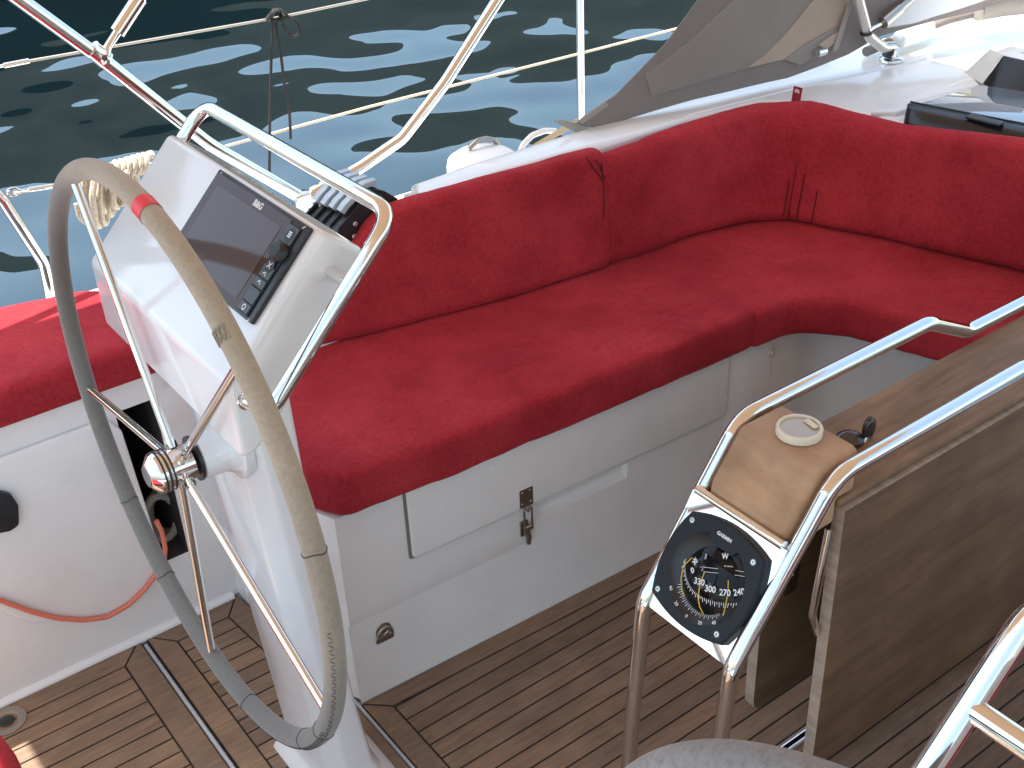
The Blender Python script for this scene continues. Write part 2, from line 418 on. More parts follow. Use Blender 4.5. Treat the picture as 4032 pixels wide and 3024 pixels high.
# ---- port bench moulding (forward of the wheel)
BD = Vector((1.2, -.045, 0)).normalized()
BF = Frame((.72, 1.566, 0), BD, (0,0,1))
bm = bmesh.new()
holed_wall(bm, BF, 1.06, .44, [(.428,.235,.66,.272,.016)])
corner = fillet([BF.p(1.06,0), BF.p(1.215,0), (2.035,1.30,0), (2.13,1.0,0)], [0,.11,0,0], 10)
grid_loft(bm, [[(p.x,p.y,0) for p in corner], [(p.x,p.y,.44) for p in corner]])
back = fillet([BF.p(0,0), (.70,1.62,0), (.672,2.02,0)], [0,.03,0], 6)
grid_loft(bm, [[(p.x,p.y,0) for p in back], [(p.x,p.y,.44) for p in back]])
top = [p for p in back[::-1]] + [p for p in corner] + [V(2.5,1.0,0), V(2.5,2.05,0)]
bm.faces.new([bm.verts.new((p.x,p.y,.4401)) for p in top])
bmesh.ops.remove_doubles(bm, verts=bm.verts, dist=2e-4)
bench = struct('port_bench', bm, GEL, 'white moulded port cockpit bench below the long red cushion')
# sloping skirt at the foot of the bench
bm = bmesh.new(); pr_ = [(0,.19),(.0008,.15),(.0025,.11),(.005,.06),(.0085,.012),(.0095,0)]
rows = []
for z_ in pr_:
    rows.append([tuple(BF.p(s, z_[1], z_[0]+.0005)) for s in (-.004,.2,.5,.8,1.06)])
grid_loft(bm, rows); link('bench_skirt', bm, GEL, bench)
# locker front
def rr(fr, a0, b0, a1, b1, r, c=0, seg=5):
    return [fr.p(p.x, p.y, c) for p in fillet([(a0,b0,0),(a1,b0,0),(a1,b1,0),(a0,b1,0)], r, seg, True)]
SHADOWGAP = mat('painted_gap_shade', (.22,.20,.19), .7)  # gap shade painted as a darker strip around the locker front
bm = bmesh.new(); add_prism(bm, rr(BF, .136, .281, .9315, .452, .008, .0004), BF.n*.0012); lid_gap = link('gap_shade_strip', bm, SHADOWGAP, bench)
prism('locker_front', rr(BF, .141, .285, .929, .452, .010, .0008), BF.n*.0085, GEL, bench, .004, 3)
prism('corner_front', rr(BF, .9325, .10, 1.06, .438, .004, .0006), BF.n*.0025, GEL, bench, .0022, 2)
# snap fastener
sa, sb = BF.at(1664, 760)
o = lathe('snap_fastener', BF.p(sa, sb, .003), BF.n, [(0,.0085),(.003,.0085),(.0035,.0055),(.008,.005),(.009,.003),(.009,0)], mat('nickel_cream', (.62,.58,.52), .3), bench, 20)
# toggle latch
def latch():
    lx = .398
    t = bmesh.new(); f = BF
    add_prism(t, rr(f, lx-.0155, .289, lx+.0155, .332, .003, .009), f.n*.002)
    for a, b in ((-.009,.325),(.009,.325),(-.010,.298),(.010,.298)): add_lathe(t, f.p(lx+a, b, .011), f.n, [(0,.0028),(.0012,.002),(.0014,0)], 10)
    add_sweep(t, [f.p(lx-.006,.290,.013), f.p(lx-.002,.284,.018), f.p(lx+.006,.287,.014)], .0035, 8)
    root = link('toggle_latch', t, DSTEEL, bench)
    t = bmesh.new(); add_sweep(t, fillet([f.p(lx-.009,.286,.014), f.p(lx+.009,.286,.014), f.p(lx+.011,.228,.012), f.p(lx-.007,.228,.012)], .003, 4, True), .0022, 8, closed=True)
    link('bail', t, DSTEEL, root)
    t = bmesh.new(); add_prism(t, rr(f, lx-.012, .214, lx+.006, .250, .002, .001), f.n*.003)
    add_sweep(t, [f.p(lx-.008,.236,.010), f.p(lx+.008,.236,.010)], .006, 10); add_sweep(t, [f.p(lx-.003,.232,.010), f.p(lx+.001,.214,.012), f.p(lx+.001,.196,.010)], lambda u: .0075-.0025*u, 10)
    link('lever', t, DSTEEL, root)
latch()
# folding pad eye low on the bench
def padeye():
    a, b = BF.at(828, 1363); f = BF
    t = bmesh.new(); add_lathe(t, f.p(a, b+.004, .000), f.n, [(0,.0175),(.003,.0165),(.004,.011),(.002,.009),(.002,0)], 32)
    add_prism(t, rr(f, a-.019, b-.022, a+.019, b-.011, .004, .0005), f.n*.004)
    root = link('pad_eye', t, DSTEEL, bench)
    arc = [f.p(a+.0155*math.cos(q), b-.006+.020*math.sin(q), .007) for q in [math.radians(x) for x in range(-8, 190, 12)]]
    tube('folding_ring', arc, .0032, DSTEEL, root, n=10)
padeye()

# ---- port helm seat moulding (left), with the open locker
HF = Frame((-1.2, 2.003, 0), (1,0,0), (0,0,1))
bm = bmesh.new(); holed_wall(bm, HF, 1.88, .585, [(1.2+.512,.16,1.2+.588,.533,.40)], 1)
bm.faces.new([bm.verts.new(p) for p in ((-1.2,2.003,.5851),(.68,2.003,.5851),(.68,2.26,.5851),(-1.2,2.34,.5851))])
bmesh.ops.remove_doubles(bm, verts=bm.verts, dist=2e-4)
helmseat = struct('helm_seat', bm, [GEL, mat('painted_locker_dark', (.055,.050,.048), .8)], 'white moulded helm seat locker behind the port wheel')  # locker interior given a near-black colour in place of its shade
tube('foot_cove', [(-1.2,2.003,.0),(.66,2.003,.0)], .012, GEL, helmseat, n=12)
lidpts = fillet([(-1.0,.530,0),(.490,.533,0),(.5135,.50,0),(.527,.25,0),(.531,.175,0),(.497,.118,0),(.40,.100,0),(.25,.165,0),(.18,.28,0),(-1.0,.28,0)], [0,.03,.03,.2,.05,.06,.12,.15,.1,0], 8)
hl = prism('locker_lid', [(p.x, 2.0022, p.y) for p in lidpts], (0,-.012,0), GEL, helmseat, .005, 3)
hp = [at(*q, 'y', 1.99) for q in ((-30,1150),(18,1142),(38,1128),(36,1085),(20,1062),(-30,1050))]
prism('lid_latch', fillet(hp, .012, 4, True), (0,-.012,0), BLACK, hl, .004, 3)
# orange cord looped round the lid rim
cp = [(-40,1290),(0,1297),(69,1322),(125,1336),(180,1340),(232,1333),(278,1307),(312,1274),(338,1240),(354,1215),(357,1185),(350,1150),(338,1125)]
pts = [at(*q, 'y', 1.984) for q in cp]
tube('shock_cord', fillet(pts, .03, 5), .0048, ORANGE, fr=0, n=12); tag(bpy.data.objects['shock_cord'], 'orange elastic cord looped below the white locker lid at lower left', 'cord')
# things in the open locker
pts = []
for k in range(5):
    for q in range(14):
        a = 2*math.pi*q/14; pts.append((.565+.035*math.cos(a)+.006*k, 2.06+.010*k, .225+.055*math.sin(a)-.004*k))
tube('locker_rope', pts, .009, ROPEG, n=10); tag(bpy.data.objects['locker_rope'], 'grey rope hanks stuffed in the dark open locker behind the wheel hub', 'rope')

# ---- coaming, side deck, hull
COAM = m_gel('coaming_gelcoat', (.80,.80,.80), .2)
def outl(z, pts): return [at(x, y, 'z', z) for x, y in pts]
ci = [(1.19,1.965),(1.40,1.96),(1.90,1.93),(2.11,1.90),(2.19,1.80),(2.215,1.60),(2.26,1.30),(2.33,1.0),(2.9,1.0),(4.6,1.0)]
co = [(1.215,2.035),(1.40,2.045),(1.75,2.045),(2.05,2.05),(2.45,2.04),(3.0,2.02),(4.6,1.95)]
bm = bmesh.new()
add_prism(bm, [(x,y,.785) for x,y in ci]+[(x,y,.785) for x,y in co[::-1]], (0,0,-.05)); bmesh.ops.recalc_face_normals(bm, faces=bm.faces)
es = [e for e in bm.edges if all(v.co.z > .78 for v in e.verts)]
bevel(bm, .014, 4, es)
coam = struct('coaming', bm, COAM, 'white cockpit coaming and coachroof above the red backrests')
bm = bmesh.new(); cb = [(1.19,1.985),(2.10,1.965),(2.23,1.82),(2.37,1.02)]
grid_loft(bm, [[(x,y,.43) for x,y in cb], [(x,y,.745) for x,y in cb]]); link('backrest_wall', bm, GEL, coam)
# outboard flank, rounded down to the side deck
bm = bmesh.new(); rows = []
for dy, z_ in ((-.012,.775),(0,.765),(.03,.66),(.05,.50),(.06,.46)):
    rows.append([(x, y+dy, z_) for x, y in co])
grid_loft(bm, rows); link('flank', bm, COAM, coam)
# low aft end of the coaming that carries the clutches
bm = bmesh.new(); rows = []
for x in [.74,.80,.90,1.0,1.1,1.2,1.34]:
    zt = .655 + .05*min(1, max(0, (x-.74)/.25)); rows.append([(x,1.955,.44),(x,1.965,zt-.02),(x,1.985,zt),(x,2.12,zt-.005),(x,2.16,zt-.03),(x,2.18,.46)])
grid_loft(bm, rows); bm.faces.new([bm.verts.new(p) for p in rows[0]]); link('aft_shoulder', bm, COAM, coam)
# ridge line on the coachroof
tube('moulded_ridge', [at(1480,251,'z',.784), at(1700,196,'z',.784), at(1925,146,'z',.784), at(2000,128,'z',.784)], .004, COAM, coam, n=10)
bm = bmesh.new(); dk = [(-1.2,2.62),(.70,2.64),(.76,2.64),(2.5,2.62),(4.0,2.5)]
grid_loft(bm, [[(x,2.42 if x < .73 else 2.0,.455) for x,y in dk], [(x,y,.455) for x,y in dk], [(x,y+.03,.43) for x,y in dk], [(x,y-.1,WZ-.1) for x,y in dk]])
struct('side_deck', bm, COAM, 'white side deck outboard of the coaming')
bm = bmesh.new(); add_sweep(bm, [(x,y,.465) for x,y in dk], .014, 12); struct('toe_rail', bm, COAM)

# companionway hatch, garage
HZ = .785
def zpoly(z, pts): return [at(x, y, 'z', z) for x, y in pts]
hatch = thing('companionway_hatch', 'smoked sliding companionway hatch with glossy black front edge at right', 'hatch')
hp_ = zpoly(.822, [(1966,228),(2120,183),(2330,215),(2330,299)])
prism('hatch_panel', hp_, (0,0,-.014), GLASS, hatch, .003, 2)
# rounded black front edge
a, b = at(1952,231,'z',.822), at(2330,305,'z',.822)
fwd = Vector((b.y-a.y, a.x-b.x, 0)).normalized(); fwd = fwd if fwd.x > 0 else -fwd
bm = bmesh.new(); rows = []
for t in (0,.02,.06,.15,1):
    p = a.lerp(b, t); e = {0:.35,.02:.7,.06:.92}.get(t, 1)
    pr2 = [(.030,.822),(.012,.824),(-.004,.820),(-.016,.806),(-.022,.785),(-.024,.74)]
    rows.append([p + fwd*(.03+(q[0]-.03)*e) + V(0,0,(q[1]-.822 if q[1] > .75 else -.09)) for q in pr2])
grid_loft(bm, rows); link('front_edge', bm, BLACKG, hatch)
g1 = fwd*.032
prism('edge_trim', [a+g1+V(.0,0,.0035), b+g1+V(0,0,.0035), b+g1*1.12+V(0,0,.0035), a+g1*1.12+V(0,0,.0035)], (0,0,-.004), BLACK, hatch)
prism('hatch_handle', zpoly(.8245, [(2083,256),(2100,249),(2170,268),(2158,275)]), (0,0,.006), BLACK, hatch, .002, 2)
# white frame edge beside hatch
prism('side_rail', zpoly(.797, [(1880,240),(2098,166),(2118,183),(1990,224),(1940,240)]), (0,0,-.02), COAM, hatch, .005, 3)
gar = thing('hatch_garage', 'white and black hatch garage at the right edge on the coachroof', 'hatch garage')
Pb = [at(2093,163,'z',.80), at(2122,181,'z',.80)]; Pt = [at(2149,111,'z',.87), at(2168,119,'z',.87)]
g0, g1_, g2, g3 = Pb[0], Pb[1], Pt[1], Pt[0]
far = V(1.6,0,0)
bm = bmesh.new(); vs = [bm.verts.new(p) for p in (g0,g1_,g2,g3)]; bm.faces.new(vs)
prism('garage_frame', [g0,g1_,g2,g3], V(.01,.02,0), COAM, gar, .004, 3); bm.free()
rt = at(2360,165,'z',.87); rb = at(2360,262,'z',.80)
prism('garage_front', [g1_, at(2145,206,'z',.79), at(2156,214,'z',.79), at(2230,229,'z',.79), rb, rt, g2], V(.012,.004,.0), BLACKG, gar, .003, 2)
top_ = [g3, g2, rt, rt+V(.7,-.1,0), g3+V(.9,0,0)]
prism('garage_top', [p+V(0,0,.001) for p in top_], (0,0,-.012), COAM, gar, .003, 2)
prism('garage_window', [p+V(.035,-.02,.004) for p in (g2, rt, rt+V(.5,-.05,0), g2+V(.6,0,0))], (0,0,-.006), mat('frosted_hatch_glass', (.62,.68,.75), .15), gar)
gs = [g0, g3, g3+V(.9,0,0), g0+V(.9,.03,0)]
bm = bmesh.new(); bm.faces.new([bm.verts.new(p) for p in gs]); link('garage_side', bm, COAM, gar)
# low vent cover
vent = prism('vent_cover', zpoly(.80, [(1925,98),(1960,64),(2018,60),(2018,84),(1948,108)]), (0,0,.035), COAM, None, .012, 4); tag(vent, 'rounded white cover on the coachroof beside the chrome frame foot', 'vent cover')

# ================================================================== CUSHIONS
def cushion(name, outline, z0, z1, bv, voxel=.011, disp=.006, m=RED, parent=None, size=.13, sm=4, skip=None):
    bm = bmesh.new(); add_prism(bm, [(p[0], p[1], z0) for p in outline], (0,0,z1-z0)); bmesh.ops.recalc_face_normals(bm, faces=bm.faces)
    es = [e for e in bm.edges if all(v.co.z > z1-1e-4 for v in e.verts) and not (skip and all(abs(v.co.x-skip) < .008 and v.co.y > 1.52 for v in e.verts))]
    bevel(bm, bv, 4, es); o = link(name, bm, m, parent); return soft(o, voxel, sm, disp, size)
o_ = fillet([(.700,1.60,0),(.735,1.546,0),(.964,1.524,0),(1.30,1.512,0),(1.688,1.496,0),(1.718,1.535,0),(1.718,1.90,0),(1.10,2.0,0),(.68,2.0,0)], [0,.04,.2,.2,.012,0,0,0,0], 6)
o_[0] = V(.694,1.62,0)
# cushion with a drooping front edge
long_c = cushion('bench_cushion', o_, .443, .537, .020, skip=1.718); tag(long_c, 'long red suede seat cushion on the port bench between console and corner', 'seat cushion', 'red cockpit seat cushions')
# gentle swell of the padded top
oc = fillet([(1.690,1.494,0),(1.80,1.490,0),(1.872,1.400,0),(1.935,1.20,0),(2.01,.95,0),(2.40,.95,0),(2.40,2.02,0),(1.672,2.02,0),(1.672,1.535,0)], [.012,.08,.09,.2,0,0,0,0,0], 8)
corner_c = cushion('bench_cushion', oc, .443, .536, .020, skip=1.672); tag(corner_c, 'red suede corner seat cushion forward, curving round behind the table', 'seat cushion', 'red cockpit seat cushions')
# helm seat cushions
def hs(px, py, z): p = at(px, py, 'z', z); return (p.x, p.y)
oh = fillet([(-.45,1.992,0),(.63,1.985,0),(.66,2.22,0),(.58,2.29,0),(.40,2.335,0),(.10,2.37,0),(-.45,2.39,0)], [0,.03,.05,.05,.1,.1,0], 6)
helm_c = cushion('helm_cushion', oh, .588, .664, .030, disp=.004); tag(helm_c, 'red helm seat cushion at left edge, its outboard rim in the sun', 'seat cushion', 'red cockpit seat cushions')
os_ = fillet([(-.5,1.15,0),(.085,1.15,0),(.108,1.36,0),(.085,1.50,0),(-.5,1.52,0)], [0,.05,.1,.06,0], 6)
aft_c = cushion('aft_cushion', os_, .42, .50, .03, disp=.004); tag(aft_c, 'sunlit red cushion poking in at the bottom left corner', 'seat cushion', 'red cockpit seat cushions')
box('aft_seat', (-.6,1.0,.0), (.05,1.50,.42), GEL, None, .02); tag(bpy.data.objects['aft_seat'], 'white moulded seat under the cushion at the bottom left corner', 'seat', kind='structure')

# starboard side of the cockpit, out of frame: it shades the sole and shows in the steel
box('starboard_bench', (.72,-.60,0), (2.4,.03,.44), GEL, None, .02); tag(bpy.data.objects['starboard_bench'], 'white moulded starboard bench opposite the port one', kind='structure')
box('starboard_coaming', (.3,-1.3,.3), (2.6,-.62,.79), COAM, None, .03); tag(bpy.data.objects['starboard_coaming'], 'white starboard coaming', kind='structure')
ostb = [(.72,-.56),(2.35,-.56),(2.35,.05),(.72,.05)]
sc_ = cushion('bench_cushion', ostb, .443, .537, .02, disp=0, voxel=.02); tag(sc_, 'red seat cushion on the starboard bench, seen only mirrored in the steel tubes', 'seat cushion', 'red cockpit seat cushions')

# backrests: bottom line, top line, thickness
def backrest(name, bot, top, thick, label, rnd=.022, disp=.007, ends=.03):
    n = len(bot); bm = bmesh.new(); rows = []
    for i in range(n):
        a = Vector(bot[i]); b = Vector(top[i])
        p, q = (top[max(0,i-1)], top[min(n-1,i+1)]); d = Vector((q[0]-p[0], q[1]-p[1], 0)).normalized(); nn = Vector((-d.y, d.x, 0))
        rows.append([a, b, b+nn*thick, a+nn*thick])
    R = grid_loft(bm, rows, closed=True); bm.faces.new(R[0][::-1]); bm.faces.new(R[-1]); bmesh.ops.recalc_face_normals(bm, faces=bm.faces)
    bevel(bm, rnd, 4, ang=50)
    o = link(name, bm, RED); soft(o, .010, 3, disp, .16); tag(o, label, 'backrest cushion', 'red backrest cushions'); return o
back1 = backrest('backrest_cushion',
    [(.845,1.968,.535),(1.135,1.905,.5365),(1.322,1.866,.5365),(1.600,1.838,.5365)],
    [(1.072,1.950,.768),(1.13,1.940,.789),(1.345,1.916,.792),(1.625,1.888,.793)], .055,
    'red backrest cushion along the coaming, nearer the console, with rounded end', .020)
b2 = [(1.572,1.850,.5365),(1.70,1.836,.5365),(1.834,1.836,.5365),(1.984,1.802,.5365),(2.062,1.750,.5365)]
t2 = [(1.600,1.893,.772),(1.745,1.880,.781),(1.875,1.873,.790),(2.065,1.846,.795),(2.135,1.785,.799)]
b3 = [(2.062,1.750,.5365),(2.100,1.640,.5365),(2.140,1.544,.5365),(2.231,1.239,.5365),(2.31,.98,.5365)]
t3 = [(2.135,1.785,.799),(2.143,1.69,.797),(2.160,1.56,.797),(2.208,1.26,.828),(2.28,.98,.832)]
def bez(P_, k=4):
    out = []
    for i in range(len(P_)-1):
        a, b = Vector(P_[i]), Vector(P_[i+1])
        for j in range(k): out.append(a.lerp(b, j/k))
    return [tuple(p) for p in out+[Vector(P_[-1])]]
back2 = backrest('backrest_cushion', bez(b2)+bez(b3)[1:], bez(t2)+bez(t3)[1:], .055,
    'long red backrest cushion wrapping the forward corner, carrying the small label tag', .024)
# pinch pleats: crease shade drawn as thin dark lines where the cover gathers
def seam(parent, pts, r=.0016): return tube('seam', pts, r, mat('dark_red_crease', (.11,.004,.008), .9), parent, n=6)
def facepoint(px, py, off=.004):
    return None
crease_shade = mat('painted_crease_shade', (.085,.004,.008), .95)  # dark red stands in for the shade inside the creases
def pleat_shade(a, b, c_, d_, u0, u1, parent, rr_=.0012):
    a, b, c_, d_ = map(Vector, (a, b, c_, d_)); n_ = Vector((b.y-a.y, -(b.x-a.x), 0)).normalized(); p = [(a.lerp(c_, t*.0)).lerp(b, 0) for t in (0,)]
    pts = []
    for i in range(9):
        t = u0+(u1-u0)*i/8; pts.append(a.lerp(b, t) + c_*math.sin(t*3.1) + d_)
    return tube('pleat_shade', pts, rr_, crease_shade, parent, n=6)
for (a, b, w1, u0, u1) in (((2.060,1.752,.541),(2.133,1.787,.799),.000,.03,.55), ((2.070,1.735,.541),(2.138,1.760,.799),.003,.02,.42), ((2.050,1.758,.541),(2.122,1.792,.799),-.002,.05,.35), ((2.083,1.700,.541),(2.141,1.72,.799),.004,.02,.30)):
    pleat_shade(a, b, (0,0,w1), (-.0015,-.0015,0), u0, u1, back2)
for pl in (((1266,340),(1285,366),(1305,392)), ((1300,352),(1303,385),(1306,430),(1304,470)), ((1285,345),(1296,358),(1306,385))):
    tube('pleat_shade', [onpl(x, y, (1.6,1.840,.541), (0,-1,.2)) for x, y in pl], .0012, crease_shade, back2, n=6)
tagf = Frame(at(1722, 200, 'x', 2.158), (0,-1,0), (.06,0,1))
bm = bmesh.new(); add_prism(bm, [tagf.p(*q) for q in ((-.0135,-.026,0),(.0125,-.024,0),(.0145,.014,0),(-.0115,.0135,0))], tagf.n*.0012)
ct = link('care_tag', bm, mat('tag_cloth', (.30,.008,.022), .7), back2)
bm = bmesh.new()
for q in (((-.007,0),(-.0045,.0065),(-.002,.0065),(-.003,0)), ((.0085,0),(.006,.0065),(.0035,.0065),(.0045,0)), ((-.0055,.0050),(-.0045,.0078),(.006,.0078),(.007,.0050)), ((-.0012,0),(.0002,.006),(.0014,.006),(.0030,0))):
    add_prism(bm, [tagf.p(a, b, .0014) for a, b in q], tagf.n*.0004)
link('tag_mark', bm, WHITEP, ct)

# ================================================================== STEERING WHEELS
def make_wheel(c, label, phase, lookup=True):
    c = Vector(c); R_ = .425; r = .0145; ang = [math.radians(phase+72*k) for k in range(5)]
    w_ = thing('steering_wheel', label, 'steering wheel', 'twin steering wheels')
    rp = lambda a, x=0: c + V(x, R_*math.cos(a), R_*math.sin(a))
    bm = bmesh.new(); n = 160
    pts = [rp(2*math.pi*i/n) for i in range(n)]
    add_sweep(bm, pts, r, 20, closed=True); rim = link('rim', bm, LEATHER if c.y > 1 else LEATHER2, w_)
    # red king spoke tape
    a0 = math.radians(101.5); pts = [rp(a0+math.radians(d)) for d in (-1.6,-.8,0,.8,1.6)]
    tube('marker_tape', pts, r+.0008, REDTAPE, rim, n=24, cap=False) if False else None
    bm = bmesh.new(); add_sweep(bm, pts, r+.0009, 24, cap=False); link('marker_tape', bm, REDTAPE, rim)
    # stitched joints of the wrap
    bm = bmesh.new()
    for a in (math.radians(166), math.radians(-38), math.radians(-58), math.radians(-100), math.radians(-132), math.radians(-146)):
        ring = []
        for k in range(20):
            q = 2*math.pi*k/20; ring.append(c + V(math.sin(q)*(r+.0002), (R_+(r+.0002)*math.cos(q))*math.cos(a+.004*math.sin(q*3)), (R_+(r+.0002)*math.cos(q))*math.sin(a+.004*math.sin(q*3))))
        add_sweep(bm, ring, .0009, 5, closed=True)
    def zig(a_, b_, st, q0=2.5, amp=.0035):
        k = 0; a = a_
        while a < b_:
            s = 1 if k % 2 else -1; q = q0+s*.16; q2 = q0-s*.16
            p1 = c + V(-math.sin(q-1.57)*0 + math.cos(q)*(r+.0006), (R_+(r+.0006)*math.sin(q))*math.cos(a), (R_+(r+.0006)*math.sin(q))*math.sin(a))
            a2 = a+st*.5
            p2 = c + V(math.cos(q2)*(r+.0006), (R_+(r+.0006)*math.sin(q2))*math.cos(a2), (R_+(r+.0006)*math.sin(q2))*math.sin(a2))
            add_sweep(bm, [p1, p2], .0005, 4); a += st; k += 1
    zig(math.radians(-150), math.radians(-20), math.radians(.75), 2.55)
    zig(math.radians(180), math.radians(226), math.radians(.9), 2.2)
    link('stitching', bm, mat('wrap_thread', (.075,.065,.055), .9), rim)
    bm = bmesh.new()      # raised cross lacing
    for j in range(6):
        q = 1.9+j*.42; a1, a2_ = math.radians(128.6), math.radians(131.0)
        def pt(a, q): return c + V(math.cos(q)*(r+.0012), (R_+(r+.0012)*math.sin(q))*math.cos(a), (R_+(r+.0012)*math.sin(q))*math.sin(a))
        add_sweep(bm, [pt(a1,q), pt((a1+a2_)/2,q+.2), pt(a2_,q+.36)], .0008, 5); add_sweep(bm, [pt(a2_,q), pt((a1+a2_)/2,q+.18), pt(a1,q+.36)], .0008, 5)
    link('lacing', bm, mat('lacing_cord', (.30,.25,.19), .85), rim)
    hx = -.005
    for a in ang:
        s = tube('spoke', [c+V(hx,.026*math.cos(a),.026*math.sin(a)), c+V(-.001,(R_-.006)*math.cos(a),(R_-.006)*math.sin(a))], .0066, STEEL, w_, n=14)
        tube('weld_collar', [c+V(hx,.026*math.cos(a),.026*math.sin(a)), c+V(hx,.040*math.cos(a),.040*math.sin(a))], .0085, STEEL, s, n=14)
    hub = lathe('hub', c+V(-.052,0,0), (1,0,0), [(0,.016),(.001,.0175),(.010,.029),(.013,.0305),(.033,.0305),(.0335,.026),(.064,.026),(.066,.022),(.068,.0)], STEEL, w_, 48)
    for d in (.016,.0225,.029): lathe('rubber_ring', c+V(-.052+d,0,0), (1,0,0), [(0,.0),(0,.0314),(.0028,.0314),(.0028,.0)], BLACK, hub, 48)
    lathe('hub_cap', c+V(-.0535,0,0), (1,0,0), [(0,0),(0,.015),(.0014,.016)], mat('hub_cap_metal', (.20,.21,.22), .25, .7), hub, 40)
    lathe('washer', c+V(.0165,0,0), (1,0,0), [(0,0),(0,.034),(.004,.034),(.004,0)], BLACK, hub, 48)
    bm = bmesh.new(); add_prism(bm, [c+V(-.010,-.027,-.012), c+V(.012,-.027,-.012), c+V(.012,-.027,.004), c+V(-.010,-.027,.004)], (0,-.004,0)); bevel(bm, .002); link('wheel_brake_key', bm, STEEL, hub)
    settle(w_); return w_
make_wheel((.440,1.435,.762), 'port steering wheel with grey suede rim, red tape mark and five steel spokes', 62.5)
make_wheel((.480,.153,.699), 'starboard steering wheel, only the top arc of its grey suede rim showing at bottom', 62.5)

# ================================================================== HELM CONSOLES
def pod_profile(): return [(.615,1.132),(.673,1.087),(.665,1.06),(.512,.885),(.478,.856),(.458,.860),(.457,.972)]
def make_console(yc, label, full, dx=0, dz=0):
    t = thing('helm_console', label, 'helm console', 'twin helm consoles'); h = .235 if full else .175
    O = V(dx, 0, dz)
    loop = [V(x, yc-h, z)+O for x, z in pod_profile()]
    bm = bmesh.new(); add_prism(bm, loop, (0,2*h,0)); bmesh.ops.recalc_face_normals(bm, faces=bm.faces); bevel(bm, .014, 4, ang=18)
    pod = link('pod', bm, GEL2, t)
    def ring(z, xa, xf, ya, yb): return [V(xa,yb,z), V(xa,(ya+yb)/2+.01,z), V(xa+.004,ya+.035,z), V(xa+.030,ya,z), V(xf,ya,z), V(xf+.012,ya+.03,z), V(xf+.012,yb,z)]
    rows = []
    for z, xa, xf in ((.900,.500,.590),(.80,.503,.592),(.60,.519,.596),(.40,.534,.606),(.20,.549,.622),(.06,.558,.637),(.025,.553,.648),(.008,.535,.668),(.0,.532,.672)):
        e = .03*max(0, (.06-z)/.06)
        rows.append([p+V(dx,0,0) for p in ring(z, xa, xf, yc-.110-e*.6, yc+.075+e*.4)])
    bm = bmesh.new(); grid_loft(bm, rows, closed=True); bevel(bm, .006, 2, ang=28); ped = link('pedestal', bm, GEL2, t)
    wy, wz = yc-.05, .762+dz*0
    lathe('shaft_housing', V(.462+dx,wy,wz), (1,0,0), [(0,.030),(.002,.033),(.035,.036),(.048,.044),(.052,.055),(.066,.055),(.07,0)], GEL2, t, 48)
    # grab rail
    ya, yb = yc-.282, yc+.265
    pts = [V(.480,ya+.05,.942)+O, V(.487,ya,.942)+O, V(.690,ya,1.149)+O, V(.690,yb,1.149)+O, V(.487,yb,.942)+O, V(.480,yb-.04,.942)+O]
    rail = tube('grab_rail', fillet(pts, [0,.028,.040,.040,.028,0], 9), .0104, STEEL, t, n=20)
    for y_, y2 in ((ya, yc-h+.003), (yb, yc+h-.003)):
        tube('rail_strut', [V(.618,y_,1.075)+O, V(.618,y2,1.075)+O], .0082 if full else .0100, STEEL, rail, n=14)
        lathe('rail_socket', V(.484,y2+(.001 if y2 > yc else -.001),.942)+O, (0, 1 if y2 > yc else -1, 0), [(0,.016),(.002,.016),(.003,.013),(.003,0)], STEEL, rail, 24)
    if full: plotter(t, yc)
    settle(t); return t
